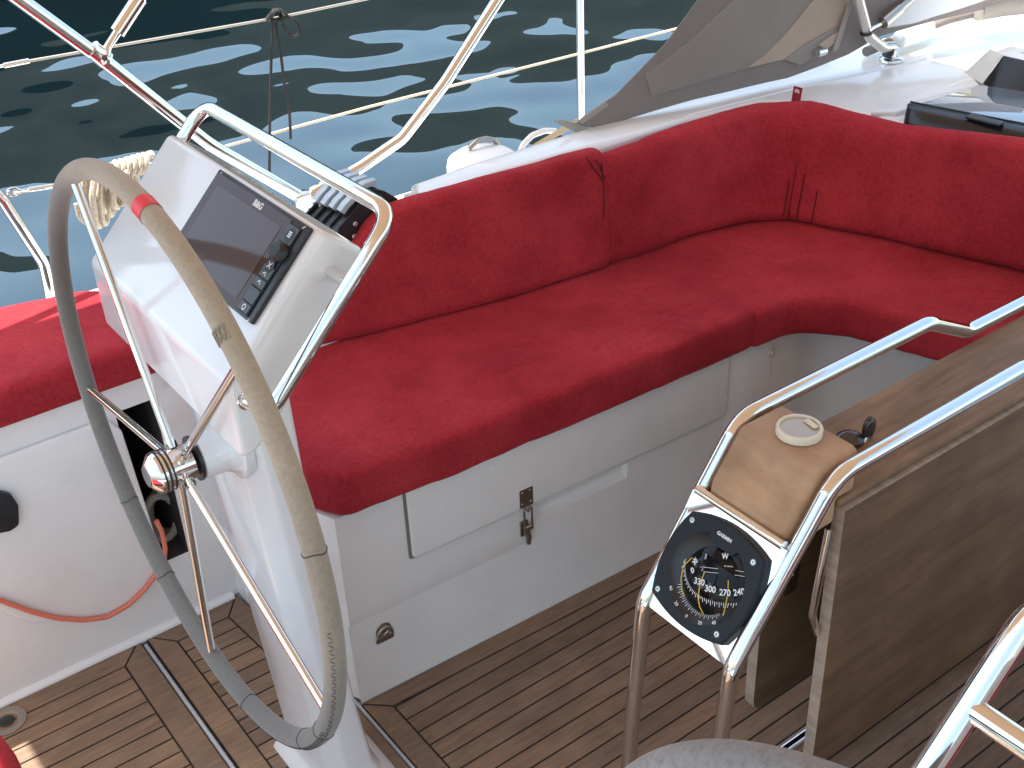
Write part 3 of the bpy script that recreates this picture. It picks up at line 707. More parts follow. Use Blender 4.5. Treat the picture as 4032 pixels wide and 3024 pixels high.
def plotter(t, yc):
    F = Frame((.5625,1.3945,1.0795), (0,-1,0), (.7071,0,.7071)); W, Hh = .260, .140
    F.o = F.o + F.n*.0005
    b = prism('chartplotter', rr(F, -W/2, -Hh/2, W/2, Hh/2, .003, 0), F.n*.006, BLACK, t, .0015, 2)
    def sub(name, m, fn, parent=b):
        bm = bmesh.new(); fn(bm); return link(name, bm, m, parent)
    # glass: tan canopy reflection painted in as brown base; display on top
    sub('glass', SCREEN, lambda bm: add_prism(bm, rr(F, -W/2+.003, -Hh/2+.004, W/2-.042, Hh/2-.005, .001, .0062), F.n*.0008))
    sub('display', mat('lcd_panel', (.095,.068,.066), .08, Specular_IOR_Level=.3), lambda bm: add_prism(bm, rr(F, -W/2+.022, -Hh/2+.014, W/2-.054, Hh/2-.020, .0005, .0072), F.n*.0003))
    sub('keypad_strip', BEZEL, lambda bm: add_prism(bm, rr(F, W/2-.041, -Hh/2+.004, W/2-.012, Hh/2-.008, .001, .0062), F.n*.0014))
    kx = W/2-.0265
    KEY = mat('key_rubber', (.075,.09,.105), .5)
    def keys(bm):
        add_prism(bm, rr(F, kx-.0125, .036, kx+.0125, .060, .002, .0078), F.n*.0012)
        add_prism(bm, rr(F, kx-.0125, -.028, kx+.0125, -.017, .002, .0078), F.n*.0012)
        add_prism(bm, rr(F, kx-.0125, -.050, kx+.0125, -.031, .002, .0078), F.n*.0012)
        add_prism(bm, rr(F, kx-.0125, -.064, kx+.0125, -.052, .002, .0078), F.n*.0012)
        for b_ in (-.002,-.0135+.004): add_prism(bm, rr(F, kx-.0125, b_-.005, kx+.0125, b_+.004, .002, .0078), F.n*.0010)
        add_lathe(bm, F.p(kx-.013, .028, .0078), F.n, [(0,.008),(.0025,.0072),(.0025,0)], 24)
    sub('keys', KEY, keys)
    for q_ in (F.p(kx+.001,.048,.009), F.p(kx,.003,.009)): lathe('key_recess', q_, F.n, [(0,.0095),(.0006,.0093),(.0006,0)], BLACK, b, 28)
    sub('rotary_knob', BLACK, lambda bm: add_lathe(bm, F.p(kx+.004,.0235,.0075), F.n, [(0,.0135),(.010,.0120),(.012,.010),(.0125,0)], 36))
    def icons(bm):
        for i in range(3): add_prism(bm, rr(F, kx-.002, .0445+.003*i, kx+.005, .0465+.003*i, .0003, .0098), F.n*.0003)
        add_sweep(bm, [F.p(kx-.004,-.001,.0100), F.p(kx+.004,.007,.0100)], .0007, 5); add_sweep(bm, [F.p(kx+.004,-.001,.0100), F.p(kx-.004,.007,.0100)], .0007, 5)
        for q in (-.010,-.0225): add_sweep(bm, [F.p(kx-.004,q,.0092), F.p(kx,q+.003,.0092), F.p(kx+.003,q-.002,.0092)], .0008, 5)
        add_sweep(bm, [F.p(kx-.015,.028,.0106), F.p(kx-.012,.031,.0106), F.p(kx-.011,.027,.0106)], .0006, 5)
        pts = [F.p(kx+.0035*math.cos(q), -.058+.0035*math.sin(q), .0093) for q in [i*math.pi/6 for i in range(12)]]
        add_sweep(bm, pts, .0009, 5, closed=True)
        for s in ((-W/2+.010,Hh/2-.003,.004), (W/2-.010,Hh/2-.0025,-.004), (W/2-.006,-Hh/2+.003,-.004)): add_sweep(bm, [F.p(s[0],s[1],.0064), F.p(s[0]+s[2],s[1]-.004,.0064)], .0007, 5)
    sub('key_marks', WHITEP, icons)
    sub('maker_name', WHITEP, lambda bm: add_text(bm, 'B&G', F, .004, Hh/2-.0125, .0125, 0, .0073, bold=.0004))
make_console(1.485, 'port helm console with chartplotter, white pod on slim pedestal and steel grab rail', True)
con2 = make_console(.054, 'starboard helm console at the bottom right corner, steel grab rail and white pod edge', False, 0, 0)

# ================================================================== COCKPIT TABLE
tb = thing('cockpit_table', 'teak folding cockpit table with hanging leaves, steel guard and compass', 'table')
YC = .9125
prism('table_top', [(1.145,.838,.688),(1.145,.987,.688),(2.45,.987,.688),(2.45,.838,.688)], (0,0,.012), TEAKT, tb, .003, 3)
bm = bmesh.new(); lp = fillet([V(1.150,.852,.684), V(1.150,.852,.150), V(2.40,.852,.150), V(2.40,.852,.684)], [.010,.03,.03,.01], 5)
add_prism(bm, lp, (0,-.022,0), 0); bmesh.ops.recalc_face_normals(bm, faces=bm.faces); bevel(bm, .003, 2)
for f in bm.faces:
    if abs(f.normal.y) < .7: f.material_index = 1
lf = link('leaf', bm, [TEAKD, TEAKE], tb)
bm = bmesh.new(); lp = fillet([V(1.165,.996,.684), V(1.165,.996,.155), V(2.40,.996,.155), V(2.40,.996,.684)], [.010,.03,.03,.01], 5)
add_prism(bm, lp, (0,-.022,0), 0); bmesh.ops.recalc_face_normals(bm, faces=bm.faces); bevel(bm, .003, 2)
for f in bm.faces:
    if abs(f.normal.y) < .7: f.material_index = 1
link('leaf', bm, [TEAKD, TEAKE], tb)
for y_ in (.970,):
    for x_ in (1.21,1.9):
        bm = bmesh.new(); add_box(bm, (x_,y_-.004,.40), (x_+.028,y_,.66)); add_lathe(bm, (x_+.014,y_-.005,.44), (0,-1,0), [(0,.005),(.002,.004),(.002,0)], 12)
        link('leaf_support', bm, DSTEEL, tb)
tube('support_bracket', fillet([(1.135,.842,.655),(1.120,.842,.50),(1.150,.852,.44)], .02), .006, STEEL, tb, n=12)
box('table_leg', (2.02,.86,0), (2.10,.965,.686), GEL, tb, .01)
tube('foot_rail', [(1.20,.948,.045),(2.3,.948,.045)], .0125, STEEL, tb, n=16)
# steel guard frame, one side tube per side
def side(y):
    s = 1 if y > YC else -1
    p = fillet([(.895,y,.0),(.912,y,.30),(.932,y,.527),(1.110,y,.772 if s > 0 else .768),(1.540,y,.772),(1.655,y,.714),(2.45,y,.708)], [0,.3,.06,.07,.06,.06,0], 10)
    return p
bm = bmesh.new(); add_sweep(bm, side(1.0), .0121, 20); gp = link('guard_rail', bm, STEEL, tb)
bm = bmesh.new(); add_sweep(bm, side(.823), .0121, 20); gs_ = link('guard_rail', bm, STEEL, tb)
for g_, y_ in ((gp,1.0),(gs_,.823)): lathe('floor_flange', (.895,y_,.001), (0,0,1), [(0,.032),(.004,.031),(.006,.014),(.006,0)], STEEL, g_, 32)
PV = V(.103,0,.173).normalized()
PF = Frame(V(.926,.9145,.511)+PV*.105, (0,-1,0), PV)
MIRR = mat('mirror_plate', (.86,.86,.85), .04, 1)
plate = prism('compass_plate', rr(PF, -.0895, -.0925, .0895, .0935, .001, -.002), PF.n*.003, MIRR, tb)
tube('crossbar', [PF.p(-.083,.097,.001), PF.p(.083,.097,.001)], .0072, STEEL, tb, n=16)
# compass
def bezel_outline(n=12, s=1.0):
    cs = [(-.0695,.068),(.0715,.068),(.0670,-.0685),(-.0760,-.0675)]; out = []
    for i in range(4):
        a, b = cs[i], cs[(i+1) % 4]; mx_, my_ = (a[0]+b[0])/2, (a[1]+b[1])/2; nx, ny = mx_/math.hypot(mx_, my_)*.0145, my_/math.hypot(mx_, my_)*.0145
        for k in range(n):
            t = k/n; f = 4*t*(1-t); out.append(((a[0]+(b[0]-a[0])*t+nx*f)*s, (a[1]+(b[1]-a[1])*t+ny*f)*s))
    return out[::-1]
wc = (.000,-.002); WR = .0655
bm = bmesh.new(); bo = bezel_outline(); nb = len(bo); rows = []
def ringat(s_, c_, d=0): return [PF.p(x*s_, y*s_, c_) for x, y in bo]
inner = []
for x, y in bo:
    a_ = math.atan2(y-wc[1], x-wc[0]); inner.append(a_)
rows = [ringat(1, .001), ringat(1, .009), ringat(.97, .012), [PF.p(wc[0]+WR*math.cos(a), wc[1]+WR*math.sin(a), .012) for a in inner],
        [PF.p(wc[0]+(WR-.004)*math.cos(a), wc[1]+(WR-.004)*math.sin(a), .0075) for a in inner], [PF.p(wc[0]+(WR-.016)*math.cos(a), wc[1]+(WR-.016)*math.sin(a), .0022) for a in inner]]
R6 = grid_loft(bm, rows, closed=True); bm.faces.new(R6[-1])
for f in bm.faces:
    if all(min((v.co-w_.co).length for w_ in R6[3]+R6[4]+R6[5]) < 1e-6 for v in f.verts): f.material_index = 1
comp = link('compass', bm, [BEZEL, BLACK], tb, angle=30)
# hooded visor tab at the top
bm = bmesh.new(); add_prism(bm, [PF.p(*q) for q in ((-.030,.066,.0118),(-.020,.047,.0118),(-.008,.0465,.0118),(.012,.0462,.0118),(.022,.046,.0118),(.031,.060,.0118),(.027,.066,.0118))], PF.n*-.006); link('visor', bm, BEZEL, comp)
# black card and dome
DCC = (.003,-.004); DR = .0480; DH = .0135; SR = (DR*DR+DH*DH)/(2*DH)
def dome(r_, off=0, h0=.003):
    return h0 + math.sqrt(max(0, (SR+off)**2-r_*r_))-(SR-DH)
DOME = mat('compass_dome_glass', (.006,.006,.008), .05, Specular_IOR_Level=.22)
prof = [(dome(r_), r_) for r_ in [DR*math.sin(math.radians(q)) for q in range(90, -1, -6)]]; 
lathe('dome', PF.p(DCC[0], DCC[1], 0), PF.n, prof, DOME, comp, 64)
prism('card_window', [PF.p(DCC[0]+x, DCC[1]+y, dome(math.hypot(x,y), .0002)) for x, y in ((-.030,.010),(-.012,.018),(.012,.000),(-.002,-.014),(-.020,-.012))], PF.n*.0004, mat('blue_card_glass', (.035,.05,.085), .05), comp)
def on_dome(a, b):
    r_ = math.hypot(a-DCC[0], b-DCC[1]); return dome(min(r_, DR-.0005), .0009) if r_ < DR else .0075
def Zc(x, y): return ((2500+x/2.074)/1.82278, (1900+y/2.074)/1.82278)
def locate(x, y, ondome=True, c0=.012):
    px, py = Zc(x, y); c = c0
    for _ in range(8):
        a, b = PF.at(px, py, c)
        if ondome: c = c*.4+on_dome(a, b)*.6
    return a, b, c
bm = bmesh.new()
for txt, x, y, rot, sz in (('N',500,628,62,.007),('30',502,650,75,.009),('0',480,720,50,.0115),('330',535,812,22,.0125),('300',625,872,26,.0125),('270',745,902,30,.0125),('240',860,897,42,.0125),('W',747,605,30,.0105),('NW',590,605,110,.0045),('S',560,712,0,.005)):
    a, b, c = locate(x, y); add_text(bm, txt, PF, a, b, sz, math.radians(rot-4), c+.0028, bold=.0002 if sz > .008 else 0)
# card graduations
prev = None
for i in range(40):
    t = i/39; P0 = (430,640); P1 = (380,900); P2_ = (620,985); P3 = (885,965)
    x = (1-t)**3*425+3*(1-t)**2*t*385+3*(1-t)*t*t*590+t**3*885; y = (1-t)**3*610+3*(1-t)**2*t*880+3*(1-t)*t*t*1000+t**3*962
    a, b, c = locate(x, y); ln = .0075 if i % 2 == 0 else .0042
    da, db = a-DCC[0], b+.030-DCC[1]; d = math.hypot(da, db)
    a2, b2 = a+da/d*ln*.2, b+db/d*ln
    p1, p2 = PF.p(a, b-.003, c+.0006), PF.p(a+da/d*ln*.25, b-.003-ln*.9, on_dome(a+da/d*ln*.25, b-.003-ln*.9)+.0006)
    add_sweep(bm, [p1, p2], .00055, 4)
pts = [locate(x, y) for x, y in ((725,585),(748,562),(768,582))]
add_sweep(bm, [PF.p(*p) for p in pts], .0005, 4, closed=True)
for A_, B_ in (((530,688),(680,704)),((560,728),(682,740)),((820,718),(935,737)),((818,755),(930,773))):
    q1, q2 = locate(*A_), locate(*B_); qm = locate((A_[0]+B_[0])/2, (A_[1]+B_[1])/2); add_sweep(bm, [PF.p(*q1), PF.p(*qm), PF.p(*q2)], .0004, 4)
a, b, c = locate(748, 684); add_text(bm, 'GARMIN  TNP 120', PF, a, b, .0026, math.radians(26), c)
link('card_figures', bm, WHITEP, comp)
# yellow lubber lines over the dome
bm = bmesh.new()
for curve in (((470,612),(405,680),(380,780),(388,870),(412,930)), ((570,735),(535,830),(518,930),(530,1010),(562,1075)), ((765,800),(764,880),(752,960),(735,1040),(722,1085))):
    P_ = [PF.p(*locate(*q)) + PF.n*.0006 for q in curve]; add_sweep(bm, fillet(P_, .006, 4), .0008, 6)
link('lubber_line', bm, YEL, comp)
# clinometer scale
bm = bmesh.new(); rr_ = WR-.010
for i in range(-26, 27):
    if i % 2: continue
    a_ = math.radians(-90+i*1.9-1); l2 = .006 if i % 4 == 0 else .0038
    f = lambda r_: .002+ (r_-(WR-.016))*.9
    r0, r1 = WR-.015, WR-.015+l2
    add_sweep(bm, [PF.p(wc[0]+r0*math.cos(a_), wc[1]+r0*math.sin(a_), .0034), PF.p(wc[0]+r1*math.cos(a_), wc[1]+r1*math.sin(a_), .0034+l2*.5)], .0005, 4)
for txt, q in (('40',-46),('20',-24),('0',-1),('20',22),('40',44)):
    a_ = math.radians(-90+q-1); r_ = WR-.0030
    add_text(bm, txt, PF, wc[0]+r_*math.cos(a_), wc[1]+r_*math.sin(a_), .0072, a_+math.pi/2, .0128)
add_text(bm, 'GARMIN', PF, -.001, .0635, .0072, 0, .0123, bold=.0002)
link('scale_marks', bm, WHITEP, comp)
for a, b in ((-.0615,.0575),(.0575,.0568),(.0540,-.0590),(-.0660,-.0580)):
    lathe('screw_recess', PF.p(a, b, .0115), PF.n, [(0,.0062),(.0009,.0060),(.0009,0)], BLACK, comp, 20)
    sc = lathe('screw', PF.p(a, b, .0122), PF.n, [(0,.0042),(.0008,.0038),(.0011,0)], mat('screw_steel', (.6,.6,.6), .3, 1), comp, 20)
for a, b in ((-.0615,.0575),(.0575,.0568),(.0540,-.0590),(-.0660,-.0580)):
    bm = bmesh.new()
    for d in ((.0022,0),(0,.0022)): add_sweep(bm, [PF.p(a-d[0], b-d[1], .0134), PF.p(a+d[0], b+d[1], .0134)], .0004, 4)
    link('screw_slot', bm, BLACK, comp)
# teak box between the tubes
ya, yb = .8385, .9845
bl = [(1.172,.701),(1.172,.778),(1.092,.778),(1.038,.706),(1.033,.682),(1.06,.66),(1.144,.66),(1.144,.701)]
bm = bmesh.new(); add_prism(bm, [(x,ya,z) for x, z in bl], (0,yb-ya,0)); bmesh.ops.recalc_face_normals(bm, faces=bm.faces)
es = [e for e in bm.edges if not (all(v.co.x > 1.16 for v in e.verts))]
bevel(bm, .014, 6, es); tbx = link('teak_box', bm, TEAKB, tb)
cpx = at(1726, 936, 'z', .779)
def ringcap():
    o = cpx+V(0,0,.0006); 
    c_ = lathe('socket_ring', o, (0,0,1), [(0,.0325),(.0095,.0325),(.0115,.0312),(.0115,.0280),(.0100,.0272),(.0040,.0272)], CREAM, tbx, 56)
    lathe('cap_disc', o+V(0,0,.0035), (0,0,1), [(0,.0272),(.0050,.0268),(.0052,0)], mat('cap_gloss', (.42,.33,.22), .05, Coat_Weight=1, Coat_Roughness=.02), c_, 48)
    d = (at(1760,925,'z',.789)-at(1738,908,'z',.789)).normalized(); s_ = V(-d.y, d.x, 0); m_ = at(1752, 917, 'z', .789)
    prism('hinge_tab', [m_-d*.012-s_*.0045, m_+d*.012-s_*.0045, m_+d*.012+s_*.0045, m_-d*.012+s_*.0045], (0,0,.0025), CREAM, c_, .001, 2)
ringcap()
# black knob standing on the table top
kb = lathe('swivel_base', at(1836, 952, 'z', .702), (0,0,1), [(0,.021),(.006,.021),(.010,.016),(.014,.008),(.016,0)], CHROME_BLACK, tb, 32)
kc = at(1877, 925, 'y', .912); bm = bmesh.new(); bmesh.ops.create_uvsphere(bm, u_segments=28, v_segments=16, radius=1)
for v in bm.verts: v.co = kc + V(v.co.x*.0135, v.co.y*.0075, v.co.z*.0205)
kn = link('oval_knob', bm, CHROME_BLACK, tb); tube('knob_stem', [kc+V(-.004,0,-.012), at(1860,968,'y',.912)], .006, STEEL, kn)
settle(tb)

# ================================================================== BIMINI
bim = thing('bimini', 'tan canvas sun awning overhead on bent steel tubes standing at the port rail', 'bimini awning')
bm = bmesh.new(); rows = []
for i in range(13):
    x = -.22 + 2.62*i/12; row = []
    for j in range(15):
        y = -1.75 + 4.18*j/14; u = (j-7)/7
        row.append((x, y, 2.08 - .10*u*u - .05*(2*i/12-1)**2))
    rows.append(row)
grid_loft(bm, rows); cv = link('canopy', bm, BIM, bim)
YB = 2.38
hin = at(652, 428, 'y', YB)
d0 = at(45, 0, 'y', YB); dd = (d0-at(230,135,'y',YB)).normalized()
tube('aft_bow', [hin+V(-.01,0,.01), at(450,310,'y',YB), at(230,135,'y',YB), d0, d0+dd*1.0], .0145, STEEL, bim, .3, 20)
b0 = at(1078,-5,'y',YB); bd = (b0-at(960,180,'y',YB)).normalized()
tube('forward_bow', fillet([hin+V(.012,0,-.004), at(780,360,'y',YB), at(868,300,'y',YB), at(960,180,'y',YB), b0, b0+bd*.7, b0+bd*.7+V(.1,0,.40)], [0,.12,.10,.3,.3,.2,0], 8), .0145, STEEL, bim, n=20)
# socket with set screw on the forward bow
q0, q1 = at(672,421,'y',YB), at(742,382,'y',YB); tube('socket', [q0, q1], .0175, STEEL, bim, n=20)
bm = bmesh.new(); add_box(bm, (hin.x-.022,YB-.016,hin.z-.024), (hin.x+.018,YB+.016,hin.z+.014)); bevel(bm, .005, 3); link('deck_hinge', bm, STEEL, bim)
lathe('hinge_base', (hin.x-.005,YB,hin.z-.06), (0,0,1), [(0,.04),(.006,.038),(.012,.018),(.04,.014),(.04,0)], STEEL, bim, 32)
# strut clamped on the aft bow
s0 = at(226,112,'y',YB); s1 = at(303,-6,'y',YB); sd = (s1-s0).normalized()
tube('strut', [s0+sd*.055, s1, s1+sd*.85], .0125, STEEL, bim, n=20)
st = tube('strut_end', [s0+sd*.045, s0+sd*.125], .0152, STEEL, bim, n=20)
bm = bmesh.new(); add_sweep(bm, [s0+sd*.05, s0+sd*.01, s0-sd*.01+V(.004,-.012,0)], .0085, 12)
link('jaw', bm, STEEL, st)
ad = (at(450,310,'y',YB)-at(230,135,'y',YB)).normalized(); kc_ = at(214,118,'y',YB)
bm = bmesh.new(); add_sweep(bm, [kc_-ad*.018, kc_+ad*.018], .0185, 20); add_sweep(bm, [kc_+V(0,-.03,.0), kc_+V(0,.03,.0)], .006, 10); link('clamp', bm, STEEL, bim)
lathe('set_screw', kc_+V(0,-.018,-.008), (0,-1,-.4), [(0,.005),(.006,.005),(.008,.003),(.008,0)], STEEL, bim, 16)

# ================================================================== RAILS, LIFELINES, LINES ON DECK
YL = 2.60
tube('pushpit', fillet([at(-90,330,'y',YL), at(8,436,'y',YL), at(94,568,'y',YL), at(113,655,'y',YL), at(120,760,'y',YL)], [0,.05,.06,.05,0], 8), .0128, STEEL, n=20)
tag(bpy.data.objects['pushpit'], 'bent steel pushpit leg rising behind the red helm cushion at left', 'guard rail')
stn = thing('stanchion', 'upright steel stanchion standing against the water left of the sprayhood', 'stanchion')
p0 = at(1255, 250, 'y', YL); tube('post', [V(p0.x,YL,.455), V(p0.x,YL,1.06)], .0112, STEEL, stn, n=20)
lathe('post_base', V(p0.x,YL,.455), (0,0,1), [(0,.035),(.006,.034),(.010,.017),(.05,.0145),(.05,0)], STEEL, stn, 32); settle(stn)
def wire(name, pts, label, m, r=.0032):
    o = tube(name, pts, r, m, n=10); return tag(o, label, 'lifeline')
WIREM = mat('lifeline_wire', (.42,.39,.35), .4, .6)
u0, u1 = at(-70,158,'y',YL), at(792,-2,'y',YL); ud = (u1-u0).normalized()
up = wire('lifeline', [u0, at(0,143,'y',YL), at(200,108,'y',YL), at(600,38,'y',YL), u1, u1+ud*2.5], 'upper wire lifeline crossing the dark water at top left', WIREM)
l0 = at(125,401,'y',YL)
wire('lifeline', [at(30,417,'y',YL), l0, at(480,318,'y',YL), at(800,230,'y',YL), at(1255,115,'y',YL), at(1460,62,'y',YL), at(1460,62,'y',YL)+ud*1.5], 'lower cream lifeline running behind the console to the sprayhood', mat('lifeline_cream', (.46,.40,.30), .6), .0036)
def turnbuckle(a, b, label):
    t = thing('turnbuckle', label, 'turnbuckle'); d = (b-a).normalized(); Ln = (b-a).length
    tube('barrel', [a+d*Ln*.25, a+d*Ln*.95], .0058, STEEL, t, n=12)
    tube('screw_end', [a, a+d*Ln*.3], .0030, STEEL, t, n=8)
    bm = bmesh.new(); c = a; u = V(0,0,1)
    add_sweep(bm, [c+d*(.013*math.cos(q)-.008)+u*.008*math.sin(q) for q in [i*math.pi/8 for i in range(16)]], .0028, 8, closed=True); link('shackle', bm, STEEL, t); settle(t)
turnbuckle(at(38,413,'y',YL-.01), at(128,400,'y',YL-.01), 'steel turnbuckle and shackle joining the lower lifeline to the pushpit leg')
turnbuckle(at(-12,146,'y',YL-.01), at(66,131,'y',YL-.01), 'steel turnbuckle on the upper lifeline at the left edge')
# black lashing
kn_ = thing('black_lashing', 'black cord knotted on the upper lifeline with two long hanging ends', 'cord'); KP = lambda x, y, dy=0: at(x, y, 'y', YL-.012+dy)
tube('hanging_end', fillet([KP(590,40), KP(586,120), KP(583,250), KP(582,386)], .1), .0036, ROPEB, kn_, n=8)
tube('hanging_end', fillet([KP(596,50), KP(606,110), KP(615,190), KP(625,235), KP(628,300)], .05), .0036, ROPEB, kn_, n=8)
tube('bow', fillet([KP(612,40), KP(632,36), KP(648,55), KP(645,78), KP(628,80), KP(616,62), KP(606,38)], .02, 5), .0036, ROPEB, kn_, n=8)
pts = [KP(597,33)+V(.016*math.sin(i*.9)+.004*math.cos(i*2.3), .010*math.sin(i*1.7+1), .012*math.cos(i*.9)) for i in range(30)]
tube('knot', pts, .0040, ROPEB, kn_, n=8)
tube('knot_turn', fillet([KP(576,44), KP(590,24), KP(612,26), KP(622,36)], .02), .0040, ROPEB, kn_, n=8); settle(kn_)
# hank of beige rope on the lower lifeline
hk = thing('rope_hank', 'hank of beige rope hung on the lower lifeline behind the wheel rim', 'rope'); YH = 2.55
rnd = random.Random(3)
for k in range(9):
    x0 = 178 + k*13; tp = 372-6*math.sin(k*.6)-k*1.5; bt = 468+22*math.sin(k*.75+.3)-abs(k-3)*3
    dy = rnd.uniform(-.03, .03)
    pts = [at(x0+rnd.uniform(-3,3), tp+8, 'y', YH+dy), at(x0-3+rnd.uniform(-4,4), (tp+bt)/2, 'y', YH+dy-.01), at(x0+3, bt, 'y', YH+dy), at(x0+13, bt+4, 'y', YH+dy+.02), at(x0+17, (tp+bt)/2, 'y', YH+dy+.03), at(x0+9, tp, 'y', YH+dy+.02)]
    tube('strand', fillet(pts, .03, 5, True), .0075, ROPE, hk, n=8, closed=True)
pts = []
for i in range(60):
    t = i/59; c = at(240+80*t, 372-22*t, 'y', YH); pts.append(c+V(.012*math.sin(t*40), .016*math.cos(t*40), .018*math.sin(t*40)))
tube('wrapping_turns', pts, .0072, ROPE, hk, n=8)
tube('loose_end', fillet([at(165,440,'y',YH-.03), at(172,470,'y',YH-.03), at(196,488,'y',YH-.03), at(200,505,'y',YH-.03)], .02), .006, ROPE, hk, n=8); settle(hk)

# winch under its white cover, strap and hoop beside it
wn = thing('winch', 'winch under a round white cover on the outboard side of the coaming', 'winch')
wc_ = at(1043, 336, 'y', 2.17)
lathe('cover', V(wc_.x, 2.17, .46), (0,0,1), [(0,.082),(wc_.z-.46-.022,.084),(wc_.z-.46-.006,.080),(wc_.z-.46+.004,.066),(wc_.z-.46+.010,0)], mat('white_cover', (.86,.86,.85), .45), wn, 56)
hpnt = [at(1012,322,'y',2.20), at(1030,304,'y',2.20), at(1050,299,'y',2.20), at(1070,303,'y',2.20), at(1078,318,'y',2.20)]
tube('handle_loop', fillet(hpnt, .02), .006, DSTEEL, wn, n=12);  settle(wn)
tube('white_hoop', fillet([at(1122,332,'y',2.2), at(1130,312,'y',2.2), at(1150,292,'y',2.2), at(1178,282,'y',2.2), at(1200,283,'y',2.2)], .03), .007, mat('white_hose', (.85,.85,.83), .4), n=12)
tag(bpy.data.objects['white_hoop'], 'white hose curving over the coaming just right of the covered winch', 'hose')
s_a, s_b = at(1250,262,'y',2.08), at(1140,326,'y',2.12)
dv = (s_b-s_a).normalized(); sv = dv.cross(V(0,-1,0)).normalized()*.008
prism('strap', [s_a-sv, s_a+sv, s_b+sv*.8, s_b-sv*.8], (0,.003,0), mat('tan_strap', (.66,.50,.30), .7), None, .0008, 1); tag(bpy.data.objects['strap'], 'tan webbing strap pulling the sprayhood tip down to the deck', 'strap')
# recessed slot in the coaming aft end with control lines
prism('slot_block', [(1.202,1.985,.772),(1.202,2.045,.762),(1.202,2.05,.738),(1.202,1.985,.738)], (.25,0,0), COAM, coam)  # solid block in plain coaming gelcoat
for k, (a_, b_) in enumerate((((862,440),(985,372)),((858,450),(975,392)))):
    y_ = 2.07-.03*k; o = tube('control_line', [V(1.10,y_,.722), V(1.35,y_,.735), V(1.6,y_,.735)], .0062, [ROPE, REDTAPE], n=10)
    tag(o, ('outer' if k == 0 else 'inner')+' beige and red control line leaving the clutches towards the coaming slot', 'rope')
    [tube('red_whipping', [V(xa,y_,za), V(xb,y_,zb)], .0068, REDTAPE, o, n=10) for xa, za, xb, zb in ((1.20,.7265,1.245,.7288),(1.31,.7330,1.35,.7352))]

# rope clutch bank
ck = thing('rope_clutch_bank', 'black rope clutches with four silver levers behind the console', 'rope clutch', None)
cy = 1.988
cheek = [at(x, y, 'y', cy) for x, y in ((735,530),(764,530),(786,505),(806,486),(866,462),(872,446),(858,428),(830,412),(808,408),(787,424),(772,446),(752,470),(732,492),(724,515))]
for k in range(5): prism('side_plate', [p+V(-.004*k,.026*k,0) for p in cheek], (0,.005,0), BLACK, ck, .001, 1)
for (x, y) in ((768,484),(766,511),(849,444)): lathe('rivet', at(x,y,'y',cy-.0005), (0,-1,0), [(0,.0052),(.0015,.0042),(.0018,0)], mat('rivet_alu', (.62,.62,.62), .35, .8), ck, 16)
LEV = mat('silver_lever', (.45,.52,.58), .32, .2)
for k in range(4):
    o_k = V(-.004*k-.002, .026*k+.0155, 0)
    P_ = [at(x, y, 'y', cy)+o_k for x, y in ((820,398),(796,406),(780,420),(771,436),(758,449),(748,464))]
    bm = bmesh.new(); add_sweep(bm, fillet(P_, .012, 4), .0095, sec=[(1,-.95),(1,.95),(-.35,.95),(-.35,-.95)]); bevel(bm, .002, 2, ang=50); lv = link('lever', bm, LEV, ck)
    tube('line', [at(772,505,'y',cy)+o_k+V(0,0,.004), at(745,520,'y',cy)+o_k, at(715,545,'y',cy)+o_k+V(-.02,0,-.01)], .0068, ROPE, ck, n=10)
bm = bmesh.new(); add_prism(bm, [p+V(0,.006,0)-V(0,0,.006) for p in cheek], (-.01,.095,0)); link('clutch_body', bm, BLACK, ck)
lk = at(712,438,'y',cy+.10); tube('line_loop', fillet([lk+V(-.01,0,.03), lk+V(-.02,.0,.0), lk+V(-.015,-.01,-.06), lk+V(-.01,-.02,-.10)], .02), .0055, ROPE, ck, n=8)
settle(ck)
# rounded gelcoat shoulder in front of the clutches
bm = bmesh.new(); sh = [at(x, y, 'y', 1.972) for x, y in ((815,490),(806,492),(790,512),(772,540),(762,575),(760,640),(840,640),(850,470))]
add_prism(bm, sh, (0,.03,0)); bmesh.ops.recalc_face_normals(bm, faces=bm.faces); bevel(bm, .006, 3); link('clutch_shoulder', bm, COAM, coam)

# fairlead bits on the toe rail at left
for x, y, lb in ((205,652,'small steel padeye on the rail by the helm cushion'),): 
    p = at(x, y, 'y', 2.42); o = lathe('deck_padeye', p+V(0,0,-.03), (0,0,1), [(0,.022),(.008,.02),(.03,.008),(.034,.008),(.034,0)], STEEL, None, 20); tag(o, lb, 'padeye')

# deck drain
dr = at(14, 1558, 'z', .001); o = thing('deck_drain', 'round steel deck drain with dark hole at the bottom left', 'drain')
lathe('flange', dr, (0,0,1), [(-.004,.038),(.0015,.0375),(.002,.036),(.0005,.024),(-.003,.017),(-.003,0)], DSTEEL, o, 40)
lathe('hole', dr+V(0,0,.0006), (0,0,1), [(0,.0155),(.0004,.0150),(.0004,0)], BLACK, o, 32); settle(o)

